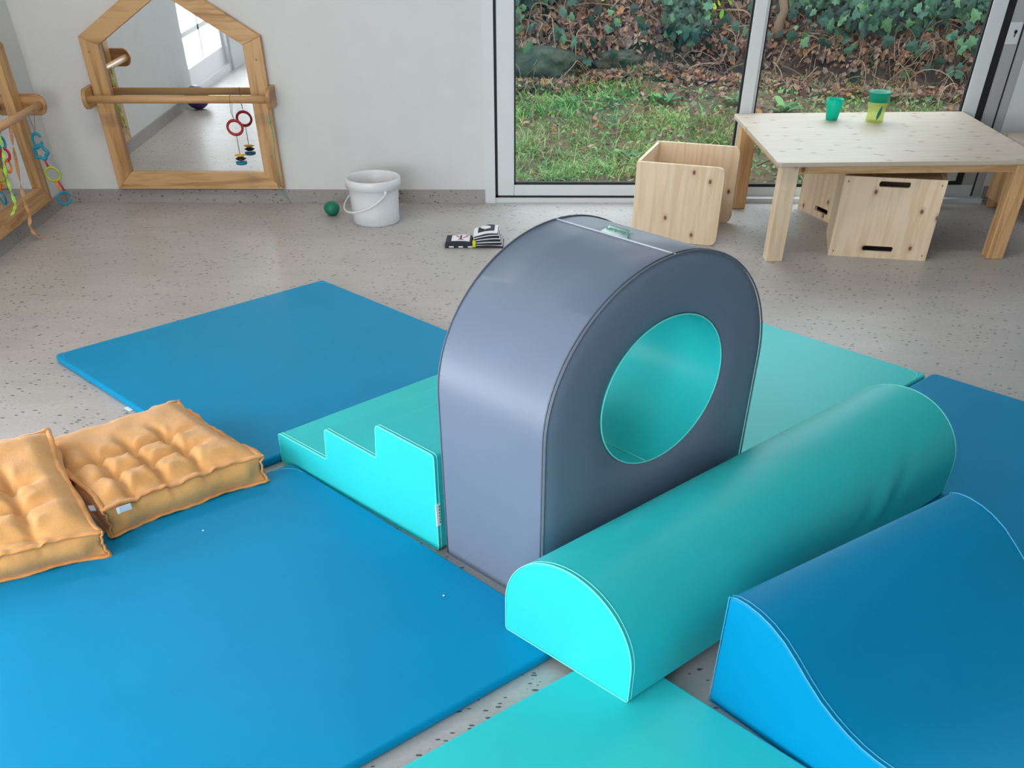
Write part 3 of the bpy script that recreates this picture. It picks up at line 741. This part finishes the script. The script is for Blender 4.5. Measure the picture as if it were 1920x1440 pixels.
# ------------------------------------------------------------------ quilted cushions
def cushion(origin, ang, Lx, Ly, H, label, tilt=(0, 0), z0=0, tag_at=None, group='quilted mustard floor cushions', seed=1, TS=(.25, .5, .75), TT=(.25, .5, .75)):
    r_ = random.Random(seed)
    e = empty('floor_cushion', (*origin, z0), 0, label, 'cushion', group); e.rotation_euler = (tilt[0], tilt[1], R(ang))
    n_ = 64; ph = [r_.uniform(0, 6.28) for _ in range(12)]
    def height(s, t):   # s,t in 0..1
        # puffs separated by tufted seams at 1/4,1/2,3/4 that fade towards the border panels
        dmin = min(math.hypot(s-a, t-b_) for a in TS for b_ in TT)
        tuft = math.exp(-(dmin/.040)**2)
        def seam(a, lines, c, lo, hi):
            d = min(abs(a-l) for l in lines)
            out = 0 if lo <= c <= hi else min(abs(c-lo), abs(c-hi))
            return math.exp(-(d/.036)**2)*math.exp(-(out/.15)**2)
        r1 = seam(s, TS, t, min(TT), max(TT)); r2 = seam(t, TT, s, min(TS), max(TS))
        edge = math.sin(min(1, min(s, 1-s)/.12)*math.pi/2); e2 = math.sin(min(1, min(t, 1-t)/.12)*math.pi/2)
        z = H*.84 + .030*edge*e2 - .024*max(r1, r2)*(.3+.7*edge*e2) - .017*tuft*(.4+.6*edge*e2)
        # soft creases that run out from the tufts
        for a in TS:
            for b_ in TT:
                dx, dy = s-a, t-b_; rr = math.hypot(dx, dy)
                if .03 < rr < .22: z += .0026*math.sin(7*math.atan2(dy, dx)+ph[4]+a*9)*math.exp(-((rr-.09)/.06)**2)
        # gathers at the border
        bd = min(s, 1-s, t, 1-t)
        w_ = math.exp(-(bd/.07)**2)
        z += w_*(.0016*math.sin(s*46+ph[0])*(.5+.5*math.sin(t*7+ph[1])) + .0016*math.sin(t*44+ph[2])*(.5+.5*math.sin(s*6+ph[3])))
        z += .0022*math.sin(s*23+ph[4])*math.sin(t*19+ph[5])
        return z
    def warp(s, t):
        # edges wobble and corners pull out into points
        x, y = s*Lx, t*Ly
        cs, ct = (s-.5)*2, (t-.5)*2; c_ = abs(cs*ct)**4
        x += (cs*.014)*c_; y += (ct*.014)*c_
        b_ = .006
        x += -cs*(1-ct*ct)*b_ + .0035*math.sin(t*13+ph[6])*abs(cs)**6; y += -ct*(1-cs*cs)*b_ + .0035*math.sin(s*12+ph[7])*abs(ct)**6
        return x, y
    V, Fc = [], []
    for j in range(n_+1):
        for i in range(n_+1):
            s, t = i/n_, j/n_; x, y = warp(s, t); V.append((x, y, height(s, t)))
    W_ = n_+1
    for j in range(n_):
        for i in range(n_): Fc.append((j*W_+i, j*W_+i+1, (j+1)*W_+i+1, (j+1)*W_+i))
    # border: bulging side panel down to the floor
    loop = [(i, 0) for i in range(n_)] + [(n_, j) for j in range(n_)] + [(i, n_) for i in range(n_, 0, -1)] + [(0, j) for j in range(n_, 0, -1)]
    prev = [j*W_+i for i, j in loop]; rows = 9; m_ = len(loop)
    for r in range(1, rows+1):
        q = r/rows; cur = []
        for i, j in loop:
            s, t = i/n_, j/n_; x, y = warp(s, t); cx_, cy_ = x-Lx/2, y-Ly/2
            zt = height(s, t); bl = .017*math.sin(math.pi*q) + (.0012*math.sin((s+t)*26+ph[8])*math.sin(math.pi*q))
            corner = min(max(min(s, 1-s), 0)/.1, 1)*1.0 + min(max(min(t, 1-t), 0)/.1, 1) ; corner = min(1, corner)
            nx_ = (1 if i == n_ else -1 if i == 0 else 0); ny_ = (1 if j == n_ else -1 if j == 0 else 0)
            pinch = -.010*math.sin(math.pi*q)*(1-corner)
            V.append((x+nx_*(bl*corner+pinch), y+ny_*(bl*corner+pinch), zt*(1-q)+.004*q)); cur.append(len(V)-1)
        for k in range(m_): Fc.append((prev[k], cur[k], cur[(k+1) % m_], prev[(k+1) % m_]))
        prev = cur
    Fc.append(tuple(prev))
    pad = link('pad', mesh_from(V, Fc), 'mustard_cotton', e, smooth=True)
    # pinched flange seams, top and bottom
    def flange(zf, out, name):
        V2, F2 = [], []
        for k, (i, j) in enumerate(loop):
            s, t = i/n_, j/n_; x, y = warp(s, t); nx_ = (1 if i == n_ else -1 if i == 0 else 0); ny_ = (1 if j == n_ else -1 if j == 0 else 0)
            L_ = max(1, math.hypot(nx_, ny_)); w_ = .0018*math.sin(k*.28+ph[9])+.0010*math.sin(k*.9+ph[10]); z = zf(s, t)
            a = (x-nx_*.006/L_, y-ny_*.006/L_); b = (x+nx_*(out+w_)/L_, y+ny_*(out+w_)/L_)
            V2 += [(a[0], a[1], z-.002), (b[0], b[1], z-.0015+w_*1.4), (b[0], b[1], z+.0025+w_*1.4), (a[0], a[1], z+.0035)]
        for k in range(m_):
            l = (k+1) % m_
            for q in range(4): F2.append((k*4+q, k*4+(q+1) % 4, l*4+(q+1) % 4, l*4+q))
        return link(name, mesh_from(V2, F2), 'mustard_trim', e, smooth=True)
    flange(lambda s, t: height(s, t)+.0005, .009, 'top_flange'); flange(lambda s, t: .0045, .012, 'bottom_flange')
    for (ci, cj) in ((0, 0), (n_, 0), (n_, n_), (0, n_)):
        x, y = warp(ci/n_, cj/n_); sx = 1 if ci else -1; sy = 1 if cj else -1
        h_ = height(ci/n_, cj/n_)
        tube('corner_seam', [(x+sx*(.004+.004*math.sin(q*2.2)-.008*math.sin(math.pi*q/8)), y+sy*(.004-.008*math.sin(math.pi*q/8)+.003*math.sin(q*3)), h_*(1-q/8)+.004) for q in range(9)], .0036, 'mustard_trim', e, seg=6)
    return e, height, warp
c2, h2, w2_ = cushion((-1.187, 2.372), 42.5, .475, .50, .096, 'square mustard quilted floor cushion lying flat beside the foam stairs', z0=TM, seed=4, group=None, TS=(.18, .42, .66), TT=(.05, .27, .49))
hl = box('care_label', (.020, -.0275, .066), (.060, -.0250, .082), 'label_grey', c2)
boxes('label_fold', [((.017, -.0285, .0655), (.025, -.0272, .0822))], 'label_white', hl)
tube('carry_strap', [(.478, .30, .058), (.500, .29, .05), (.508, .24, .045), (.508, .17, .045), (.500, .12, .05), (.478, .11, .058)], .008, 'mustard_trim', c2, seg=8)
c1, h1, w1_ = cushion((-1.188, 2.262), 122, .50, .50, .094, 'square mustard quilted floor cushion at the left edge, leaning on the other cushion', tilt=(0, R(-8.5)), z0=TM, seed=9, group=None, TS=(.06, .28, .50), TT=(.30, .52, .74))
box('care_label', (.13, -.024, .050), (.155, -.008, .053), 'label_grey', c1, rot=(R(12), 0, 0))

# ------------------------------------------------------------------ pine table
tb = empty('play_table', (1.0958, 4.941, 0), R(2.67), 'low pine play table standing in front of the window', 'table')
tp = rrect(1.19, 1.04, .022, 5, -.03, -.03)
n = len(tp); v = [(x, y, .368) for x, y in tp]+[(x, y, .385) for x, y in tp]
o = link('tabletop', mesh_from(v, [tuple(range(n)), tuple(range(n, 2*n))]+[(i, (i+1) % n, n+(i+1) % n, n+i) for i in range(n)]), 'pine_top', tb); bevel(o, .003, 2)
for k, (x, y) in enumerate(((0, 0), (1.052, 0), (0, .895), (1.052, .895))):
    box('leg', (x, y, 0), (x+.078, y+.072, .368), 'pine_leg_warm' if k else 'pine_upright', tb, .003)
box('apron', (.078, .004, .336), (1.052, .026, .368), 'pine_rail', tb, .002)
box('apron', (.078, .94, .336), (1.052, .962, .368), 'pine_rail', tb, .002)
box('apron', (.006, .072, .336), (.028, .895, .3675), 'pine_rail', tb, .002)
box('apron', (1.102, .072, .336), (1.124, .895, .3675), 'pine_rail', tb, .002)
# ------------------------------------------------------------------ cube chairs
def panel(name, w, h, r, t, mat, parent, loc, rot, slots=()):
    """upright panel in local xz, thickness along +y; r = corner radii (bl, br, tr, tl); slots (x0,z0,x1,z1)"""
    out = round_poly([(0, 0), (w, 0), (w, h), (0, h)], list(r), 5)
    if not slots:
        o = link(name, prism(out, 0, t), mat, parent, loc=loc, rot=rot)
    else:
        bm = bmesh.new()
        def face_loops(y):
            es = []
            for lp in [out]+[rrect(s[2]-s[0], s[3]-s[1], min(.007, (s[3]-s[1])*.4), 3, s[0], s[1]) for s in slots]:
                vs = [bm.verts.new((p[0], y, p[1])) for p in lp]
                es += [bm.edges.new((vs[i], vs[(i+1) % len(vs)])) for i in range(len(vs))]
            return es
        es = face_loops(0); r_ = bmesh.ops.triangle_fill(bm, edges=es, use_beauty=True)
        fs = [g for g in r_['geom'] if isinstance(g, bmesh.types.BMFace)]
        ex = bmesh.ops.extrude_face_region(bm, geom=fs); bmesh.ops.translate(bm, vec=(0, t, 0), verts=[g for g in ex['geom'] if isinstance(g, bmesh.types.BMVert)])
        bmesh.ops.recalc_face_normals(bm, faces=bm.faces)
        me = bpy.data.meshes.new(name); bm.to_mesh(me); bm.free(); o = link(name, me, mat, parent, loc=loc, rot=rot)
    if slots: return o
    return bevel(o, .0025, 2, 60)
def screw(parent, x, y, z, ry=0):
    lathe('screw', [(.004, 0), (.003, .0012), (0, .0014)], 'steel', parent, 12, loc=(x, y, z)).rotation_euler = (R(90), 0, 0)
ch = empty('cube_chair', (.8807, 5.1762, 0), R(-18), 'pine cube chair with rounded side panels left of the table', 'chair', None)
panel('side_panel', .425, .312, (.004, .036, .036, .006), .016, 'pine_upright', ch, (-.418, 0, 0), (0, 0, 0))
panel('side_panel', .425, .318, (.004, .036, .036, .006), .016, 'pine_upright', ch, (-.418, .408, 0), (0, 0, 0))
box('back_panel', (-.418, .016, .0), (-.402, .408, .314), 'pine_upright', ch, .002)
box('seat', (-.402, .016, .122), (-.06, .408, .138), 'pine_rail', ch, .002)
box('stretcher', (-.07, .0165, .03), (-.054, .4075, .122), 'pine_rail', ch, .002)
def cube_seat(loc, ang, w, d, h, label, slot_x):
    e = empty('cube_chair', loc, R(ang), label, 'chair')
    s_ = (slot_x[0]*w, .027, slot_x[1]*w, .048); t_ = (slot_x[0]*w+.004, h-.035, slot_x[1]*w+.004, h-.014)
    panel('front_panel', w, h, (.002,)*4, .016, 'pine_upright', e, (0, 0, 0), (0, 0, 0), (s_, t_))
    panel('back_panel', w, h, (.002,)*4, .016, 'pine_upright', e, (0, d-.016, 0), (0, 0, 0), (s_, t_))
    box('side_panel', (0, .016, 0), (.016, d-.016, h), 'pine_upright', e)
    box('side_panel', (w-.016, .016, 0), (w, d-.016, h), 'pine_upright', e)
    box('seat', (.016, .016, h*.42), (w-.016, d-.016, h*.42+.016), 'pine_rail', e)
    box('top_board', (.016, .016, h-.010), (w-.016, d-.016, h-.002), 'pine_rail', e)
    for x, z in ((.02, .02), (w-.02, .02), (w-.02, h-.02), (.02, h-.02)): screw(e, x, -.0002, z)
    return e
cube_seat((1.4094, 5.043, 0), -10.9, .447, .385, .312, 'pine cube chair with two hand slots, facing front under the table', (.34, .645))
cube_seat((1.4152, 5.8464, 0), -67.7, .44, .40, .312, 'pine cube chair turned sideways under the table, half hidden behind the front one', (.34, .60))
bn = empty('wooden_stool', (2.45, 5.62, 0), R(6), 'wooden stool peeking in at the right edge behind the table', 'stool')
box('seat', (0, 0, .294), (.40, .30, .312), 'pine_top', bn, .003)
box('side_panel', (.0, .02, .045), (.016, .28, .294), 'pine_leg_warm', bn, .002)
box('side_panel', (.384, .02, .0), (.40, .28, .294), 'pine_leg_warm', bn, .002)
box('back_panel', (.016, .262, .0), (.384, .278, .294), 'pine_leg_warm', bn, .002)
# ------------------------------------------------------------------ cups
cu = empty('drinking_cup', (1.487, 5.80, .385), 0, 'small turquoise plastic cup standing on the table', 'cup')
pr_ = [(.0, .002), (.026, .002), (.027, .0), (.029, .003), (.034, .03), (.0345, .032), (.038, .055), (.043, .082), (.0415, .082), (.0365, .055), (.0325, .031), (.0275, .006), (0, .006)]
lathe('tumbler', pr_, 'green_cup_plastic', cu, 40)
c2_ = empty('toddler_cup', (1.690, 5.76, .385), R(12), 'lime training cup with a turquoise drinking rim on the table', 'cup')
bd = lathe('cup_body', [(0, .002), (.040, .0), (.043, .004), (.042, .03), (.043, .05), (.050, .078), (.047, .080), (.040, .05), (.039, .03), (.040, .007), (0, .006)], 'lime_cup_plastic', c2_, 44)
lathe('lid_ring', [(.050, .078), (.0505, .108), (.058, .114), (.056, .116), (.044, .108), (.030, .100), (0, .100)], 'teal_lid_plastic', c2_, 44)
lf = [(0, 0), (.006, .012), (.008, .026), (.005, .048), (.0005, .062), (-.005, .044), (-.008, .026), (-.006, .010)]
dr = link('drop_print', prism(lf, 0, .001), 'green_ball', c2_, loc=(-.013, -.0455, .012), rot=(0, R(14), R(-12)))
# ------------------------------------------------------------------ bucket and balls
bk = empty('bucket', (-.826, 5.60, 0), R(0), 'white plastic bucket standing against the wall', 'bucket')
lathe('pail', [(0, .003), (.116, .0), (.120, .004), (.121, .05), (.128, .155), (.131, .163), (.133, .165), (.136, .150), (.141, .152), (.1415, .186), (.139, .190), (.134, .190), (.131, .184), (.124, .155), (.117, .05), (.115, .009), (0, .008)], 'white_plastic', bk, 72)
a0, a1 = R(-58), R(122)
def rim(a, z, r=.146): return (r*math.cos(a), r*math.sin(a), z)
hd = []
for k in range(33):
    t = k/32; a = a0 - math.pi*t*1.0; hd.append((.1465*math.cos(a)*(1+.10*math.sin(math.pi*t)), .1465*math.sin(a)*(1+.10*math.sin(math.pi*t)), .146-.085*math.sin(math.pi*t)**.8))
tube('handle', hd, .0042, 'white_plastic', bk, seg=8)
for a in (a0, a0-math.pi):
    o = lathe('handle_pivot', [(.0085, 0), (.0085, .008), (.006, .011), (0, .011)], 'white_plastic', bk, 20, loc=(.138*math.cos(a), .138*math.sin(a), .146)); o.rotation_euler = (0, R(90), a)
def ball(name, loc, r, sq, mat, label):
    bm = bmesh.new(); bmesh.ops.create_uvsphere(bm, u_segments=32, v_segments=20, radius=1)
    for v in bm.verts: v.co = (v.co.x*r, v.co.y*r, v.co.z*r*sq)
    me = bpy.data.meshes.new(name); bm.to_mesh(me); bm.free()
    return tag(link(name, me, mat, loc=(loc[0], loc[1], loc[2]+r*sq), smooth=True), label, 'ball')
ball('toy_ball', (-1.073, 5.70, 0), .0415, .76, 'green_ball', 'small dark green ball on the floor left of the white bucket')
ball('toy_ball', (-.86, 5.60, .009), .042, .8, 'green_ball', 'green ball lying low inside the white bucket')
ball('toy_ball', (-.845, 5.64, .070), .046, .8, 'red_plastic', 'dark red ball whose top shows inside the white bucket')
ball('exercise_ball', (-2.475, 3.42, 0), .088, .76, 'purple_rubber', 'purple ball beside the left wall, seen only in the house mirror')
# ------------------------------------------------------------------ cloth book
bo = empty('cloth_book', (-.30, 5.137, 0), R(0), 'open black and white cloth baby book lying on the floor', 'book')
def page(name, x0, x1, y0, y1, z0, z1, zt, mat, parent, lift=0, skew=0):
    """soft page: rounded slab, rising by lift away from the spine"""
    n_ = 8; V, Fc = [], []
    for i in range(n_+1):
        t = i/n_; x = x0+(x1-x0)*t; dz = lift*math.sin(t*1.9)
        sag = .003*math.sin(math.pi*t)
        for (y, z) in ((y0+skew*t, z0+dz), (y1+skew*t, z1+dz), (y1+skew*t-.002, z1+dz+zt+sag), (y0+skew*t+.002, z0+dz+zt+sag)): V.append((x, y, z))
    for i in range(n_):
        for q in range(4): Fc.append((i*4+q, i*4+(q+1) % 4, (i+1)*4+(q+1) % 4, (i+1)*4+q))
    Fc += [(0, 1, 2, 3), (n_*4, n_*4+1, n_*4+2, n_*4+3)]
    return link(name, mesh_from(V, Fc), mat, parent)
page('cover_page', -.135, -.002, .0, .128, 0, 0, .013, 'book_black', bo)
page('cover_page', .150, .002, .0, .128, 0, 0, .008, 'book_black', bo)
p1 = page('page', -.131, -.006, .002, .126, .013, .013, .009, 'book_black', bo)
page('print_panel', -.105, -.016, .022, .118, .0228, .0228, .0012, 'book_white', p1)
for k in range(3): box('edge_print', (-.115+.046*k, -.0008, .003), (-.093+.046*k, .0005, .008), 'book_white', p1)
boxes('nose_print', [((-.064, .04, .0265), (-.055, .105, .0272)), ((-.072, .036, .0265), (-.046, .046, .0272))], 'book_black', p1)
boxes('cheek_print', [((-.086+.008*k, .090-.013*k, .0265), (-.076+.008*k, .102-.013*k, .0274)) for k in range(3)] + [((-.050+.008*k, .064+.013*k, .0265), (-.040+.008*k, .076+.013*k, .0274)) for k in range(3)], 'book_red', p1)
for k in range(4):
    page('page', .006, .146-.006*k-(0 if k else 0), .004+.004*k, .126+.004*k, .008+.0085*k, .008+.0085*k, .0045, 'book_white', bo, lift=.004*k, skew=.004*k)
    page('page_edge', .008, .143-.006*k, .003+.004*k, .125+.004*k, .0126+.0085*k, .0126+.0085*k, .0028, 'book_black', bo, lift=.004*k, skew=.004*k)
tpg = page('page', .004, .122, .018, .140, .042, .042, .0045, 'book_white', bo, lift=.012, skew=.014)
page('print_panel', .020, .106, .040, .132, .049, .049, .0012, 'book_black', tpg, lift=.012, skew=.014)
lathe('moon_print', [(.026, 0), (.026, .002), (0, .002)], 'book_white', tpg, 28, loc=(.062, .096, .0625))
boxes('red_print', [((.056, .052, .0605), (.072, .060, .0635))], 'book_red', tpg)
box('ribbon_tab', (.0, -.003, .004), (.016, .02, .030), 'book_lime', bo, .002)

# ------------------------------------------------------------------ house mirrors with rails
def house_mirror(loc, rz, label, parts_only=False):
    e = empty('house_mirror', loc, rz, label, 'mirror')
    O_ = [(-.45, .068), (.45, .068), (.45, .688), (0, .926), (-.45, .688)]
    I_ = [(-.362, .141), (.357, .141), (.357, .655), (0, .843), (-.362, .655)]
    names = ('bottom_rail', 'stile', 'rafter', 'rafter', 'stile'); mats = ('beech_frame_cross', 'beech_frame_upright', 'beech_frame_cross', 'beech_frame_cross', 'beech_frame_upright')
    for k in range(5):
        l = (k+1) % 5; q = [O_[k], O_[l], I_[l], I_[k]]
        o = link(names[k], prism(q, -.038, -.001), mats[k], e); bevel(o, .002, 2)
    pts = [(x*1.015, .398+(z-.398)*1.015) for x, z in I_]
    link('mirror_pane', prism(pts, -.014, -.004), 'mirror_glass', e)
    for x, z in ((-.415, .63), (.415, .60), (-.40, .19), (.41, .21)):
        lathe('screw', [(.0045, 0), (.003, .001), (0, .0012)], 'steel', e, 12, loc=(x, -.0382, z)).rotation_euler = (R(90), 0, 0)
    def stadium(x0):
        prof = [(-.001, .418)] + [(-.108-.042*math.sin(math.pi*k/14), .459-.041*math.cos(math.pi*k/14)) for k in range(15)] + [(-.001, .500)]
        n = len(prof); v = [(x0, y, z) for y, z in prof]+[(x0+.022, y, z) for y, z in prof]
        o = link('rail_bracket', mesh_from(v, [tuple(range(n)), tuple(range(2*n-1, n-1, -1))]+[(i, (i+1) % n, n+(i+1) % n, n+i) for i in range(n)]), 'beech_frame_side', e); bevel(o, .003, 2)
    stadium(-.476); stadium(.454)
    tube('handrail', [(-.456, -.122, .459), (0, -.122, .459), (.456, -.122, .459)], .0155, 'beech_rod', e, seg=20)
    return e
house_mirror((-1.81, 5.95, 0), 0, 'house-shaped wooden wall mirror with handrail, facing the camera')
house_mirror((-2.58, 5.235, 0), R(90), 'wooden wall mirror on the left wall, cut off by the left edge')
def ring_torus(name, c, rx, rz, t, mat, parent, yaw=0, gap=0, seg=40, tilt=0, ripple=0):
    pts = []
    n_ = seg if not gap else seg
    for k in range(n_ + (1 if gap else 0)):
        a = 2*math.pi*k/n_*(1-gap)+gap*math.pi
        rr = 1+ripple*math.cos(5*a)
        x, z = rx*math.cos(a)*rr, rz*math.sin(a)*rr
        pts.append((c[0]+x*math.cos(yaw), c[1]+x*math.sin(yaw)+z*math.sin(tilt), c[2]+z*math.cos(tilt)))
    return tube(name, pts, t, mat, parent, closed=not gap, seg=10)
# ring toy on the back rail
rt_ = empty('ring_toy', (-1.5385, 5.828, .459), 0, 'red ring toy with stacked discs hanging from the house mirror rail', 'toy')
tube('string', [(-.001, -.017, .000), (0, -.010, .0145), (.001, .002, .0168), (.001, .012, .012), (.002, .018, -.004), (-.006, .005, -.05), (-.002, -.003, -.076), (-.008, -.013, -.05), (-.002, -.018, -.012)], .0012, 'string', rt_, closed=True, seg=5)
ring_torus('ring', (-.004, 0, -.112), .038, .0288, .0064, 'red_wood', rt_)
tube('cord', [(-.004, 0, -.142), (-.004, 0, -.235)], .0016, 'dark_cord', rt_)
lathe('disc', [(0, -.005), (.014, -.005), (.029, 0), (.014, .005), (0, .005)], 'yellow_wood', rt_, 28, loc=(-.003, 0, -.226))
lathe('disc', [(0, -.007), (.014, -.007), (.029, 0), (.014, .007), (0, .007)], 'black_wood', rt_, 28, loc=(-.003, 0, -.2405))
lathe('disc', [(0, -.006), (.026, -.0065), (.029, -.004), (.029, .004), (.026, .0065), (0, .0065)], 'teal_wood', rt_, 28, loc=(-.003, 0, -.258))
gc = [(-1.372, 5.90, .408), (-1.369, 5.885, .36), (-1.366, 5.88, .30), (-1.370, 5.88, .24), (-1.372, 5.88, .19), (-1.378, 5.88, .13), (-1.380, 5.882, .085), (-1.372, 5.90, .055), (-1.350, 5.92, .02), (-1.335, 5.925, .003)]
gp = empty('green_cord', (0, 0, 0), 0, 'thin green knotted cord hanging from the right end of the mirror rail', 'cord')
tube('cord', gc, .0016, 'green_cord', gp, seg=6)
tube('cord', [(x+.004*math.sin(i*2.1), y-.002, z) for i, (x, y, z) in enumerate(gc[1:7])], .0014, 'green_cord', gp, seg=6)
for p in (gc[1], gc[6]): ball_ = lathe('knot', [(0, -.006), (.005, -.002), (.006, .002), (0, .006)], 'green_cord', gp, 10, loc=p)
# link chain on the left rail
ln = empty('link_chain', (-2.458, 5.555, .459), 0, 'teal, red, lime and orange toy link chain hanging in the corner', 'toy')
tube('string', [(.017, .01, 0), (.0, .012, .0165), (-.016, .004, 0), (-.004, -.012, -.05), (.002, -.018, -.082), (.008, -.004, -.045)], .0013, 'string', ln, closed=True, seg=5)
ring_torus('link', (.002, -.022, -.108), .021, .024, .0062, 'blue_toy', ln, yaw=.2, gap=.12)
ring_torus('star_link', (.002, -.026, -.158), .030, .025, .0075, 'blue_toy', ln, yaw=.15, ripple=.16)
tube('link', [(.006, -.026, -.182), (.012, -.026, -.20), (.018, -.028, -.222)], .0052, 'red_plastic', ln)
ring_torus('link', (.030, -.03, -.246), .034, .028, .0052, 'lime_toy', ln, yaw=.1)
tube('link', [(.034, -.034, -.272), (.040, -.036, -.30), (.044, -.04, -.326)], .0050, 'orange_toy', ln)
tube('link', [(.042, -.026, -.272), (.052, -.024, -.296), (.060, -.024, -.318)], .0050, 'red_plastic', ln)
ring_torus('link', (.052, -.035, -.345), .032, .026, .0052, 'blue_toy', ln, yaw=.7, gap=.06)
l2 = empty('link_chain', (-2.458, 5.17, .459), 0, 'toy link chain hanging at the left edge, in front of the side mirror', 'toy')
tube('string', [(.017, 0, 0), (.0, .003, .0165), (-.016, 0, 0), (0, -.01, -.03), (.01, -.006, -.01)], .0013, 'string', l2, closed=True, seg=5)
ring_torus('link', (0, -.016, -.052), .019, .022, .006, 'blue_toy', l2, yaw=1.2)
ring_torus('link', (.0, -.022, -.094), .019, .022, .006, 'red_plastic', l2, yaw=.3)
ring_torus('link', (.0, -.03, -.136), .019, .022, .005, 'orange_toy', l2, yaw=1.3)
def ribbon(name, pts, w, mat, label, twist=2.2):
    V, Fc = [], []; P_ = [Vector(p) for p in pts]; Q = []
    for i in range(len(P_)-1):
        for k in range(6): Q.append(P_[i].lerp(P_[i+1], k/6))
    Q.append(P_[-1])
    for i, p in enumerate(Q):
        a = i*.22*twist; d = Vector((math.cos(a), math.sin(a), .0))*w; b = Vector((-math.sin(a), math.cos(a), 0))*.0012
        V += [p-d-b, p+d-b, p+d+b, p-d+b]
    for i in range(len(Q)-1):
        for q in range(4): Fc.append((i*4+q, i*4+(q+1) % 4, (i+1)*4+(q+1) % 4, (i+1)*4+q))
    Fc += [(0, 1, 2, 3), tuple(len(V)-4+q for q in range(4))]
    return tag(link(name, mesh_from(V, Fc), mat), label, 'ribbon')
ribbon('ribbon', [(-2.462, 5.12, .474), (-2.442, 5.118, .455), (-2.444, 5.113, .382), (-2.455, 5.100, .335), (-2.462, 5.096, .285), (-2.458, 5.084, .237), (-2.455, 5.078, .19), (-2.46, 5.060, .172), (-2.462, 5.02, .160)], .008, 'lime_ribbon', 'pale lime twisted ribbon hanging from the left rail')
ribbon('ribbon', [(-2.462, 5.26, .474), (-2.442, 5.262, .45), (-2.47, 5.275, .35), (-2.50, 5.288, .208), (-2.502, 5.278, .154), (-2.503, 5.285, .097), (-2.50, 5.24, .062), (-2.49, 5.24, .028), (-2.47, 5.28, .004)], .009, 'peach_ribbon', 'peach ribbon hanging from the left rail down to the floor')
# crumbs of lint on the mats
for (x, y, lb_) in ((-.9403, 2.3941, 'tiny white speck on the blue mat near the cushion'), (-.2249, 2.0722, 'tiny pale speck on the blue mat near the tunnel')):
    o = lathe('lint_speck', [(0, 0), (.003, .0005), (.002, .002), (0, .003)], 'label_white', None, 8, loc=(x, y, TM)); tag(o, lb_, 'speck')
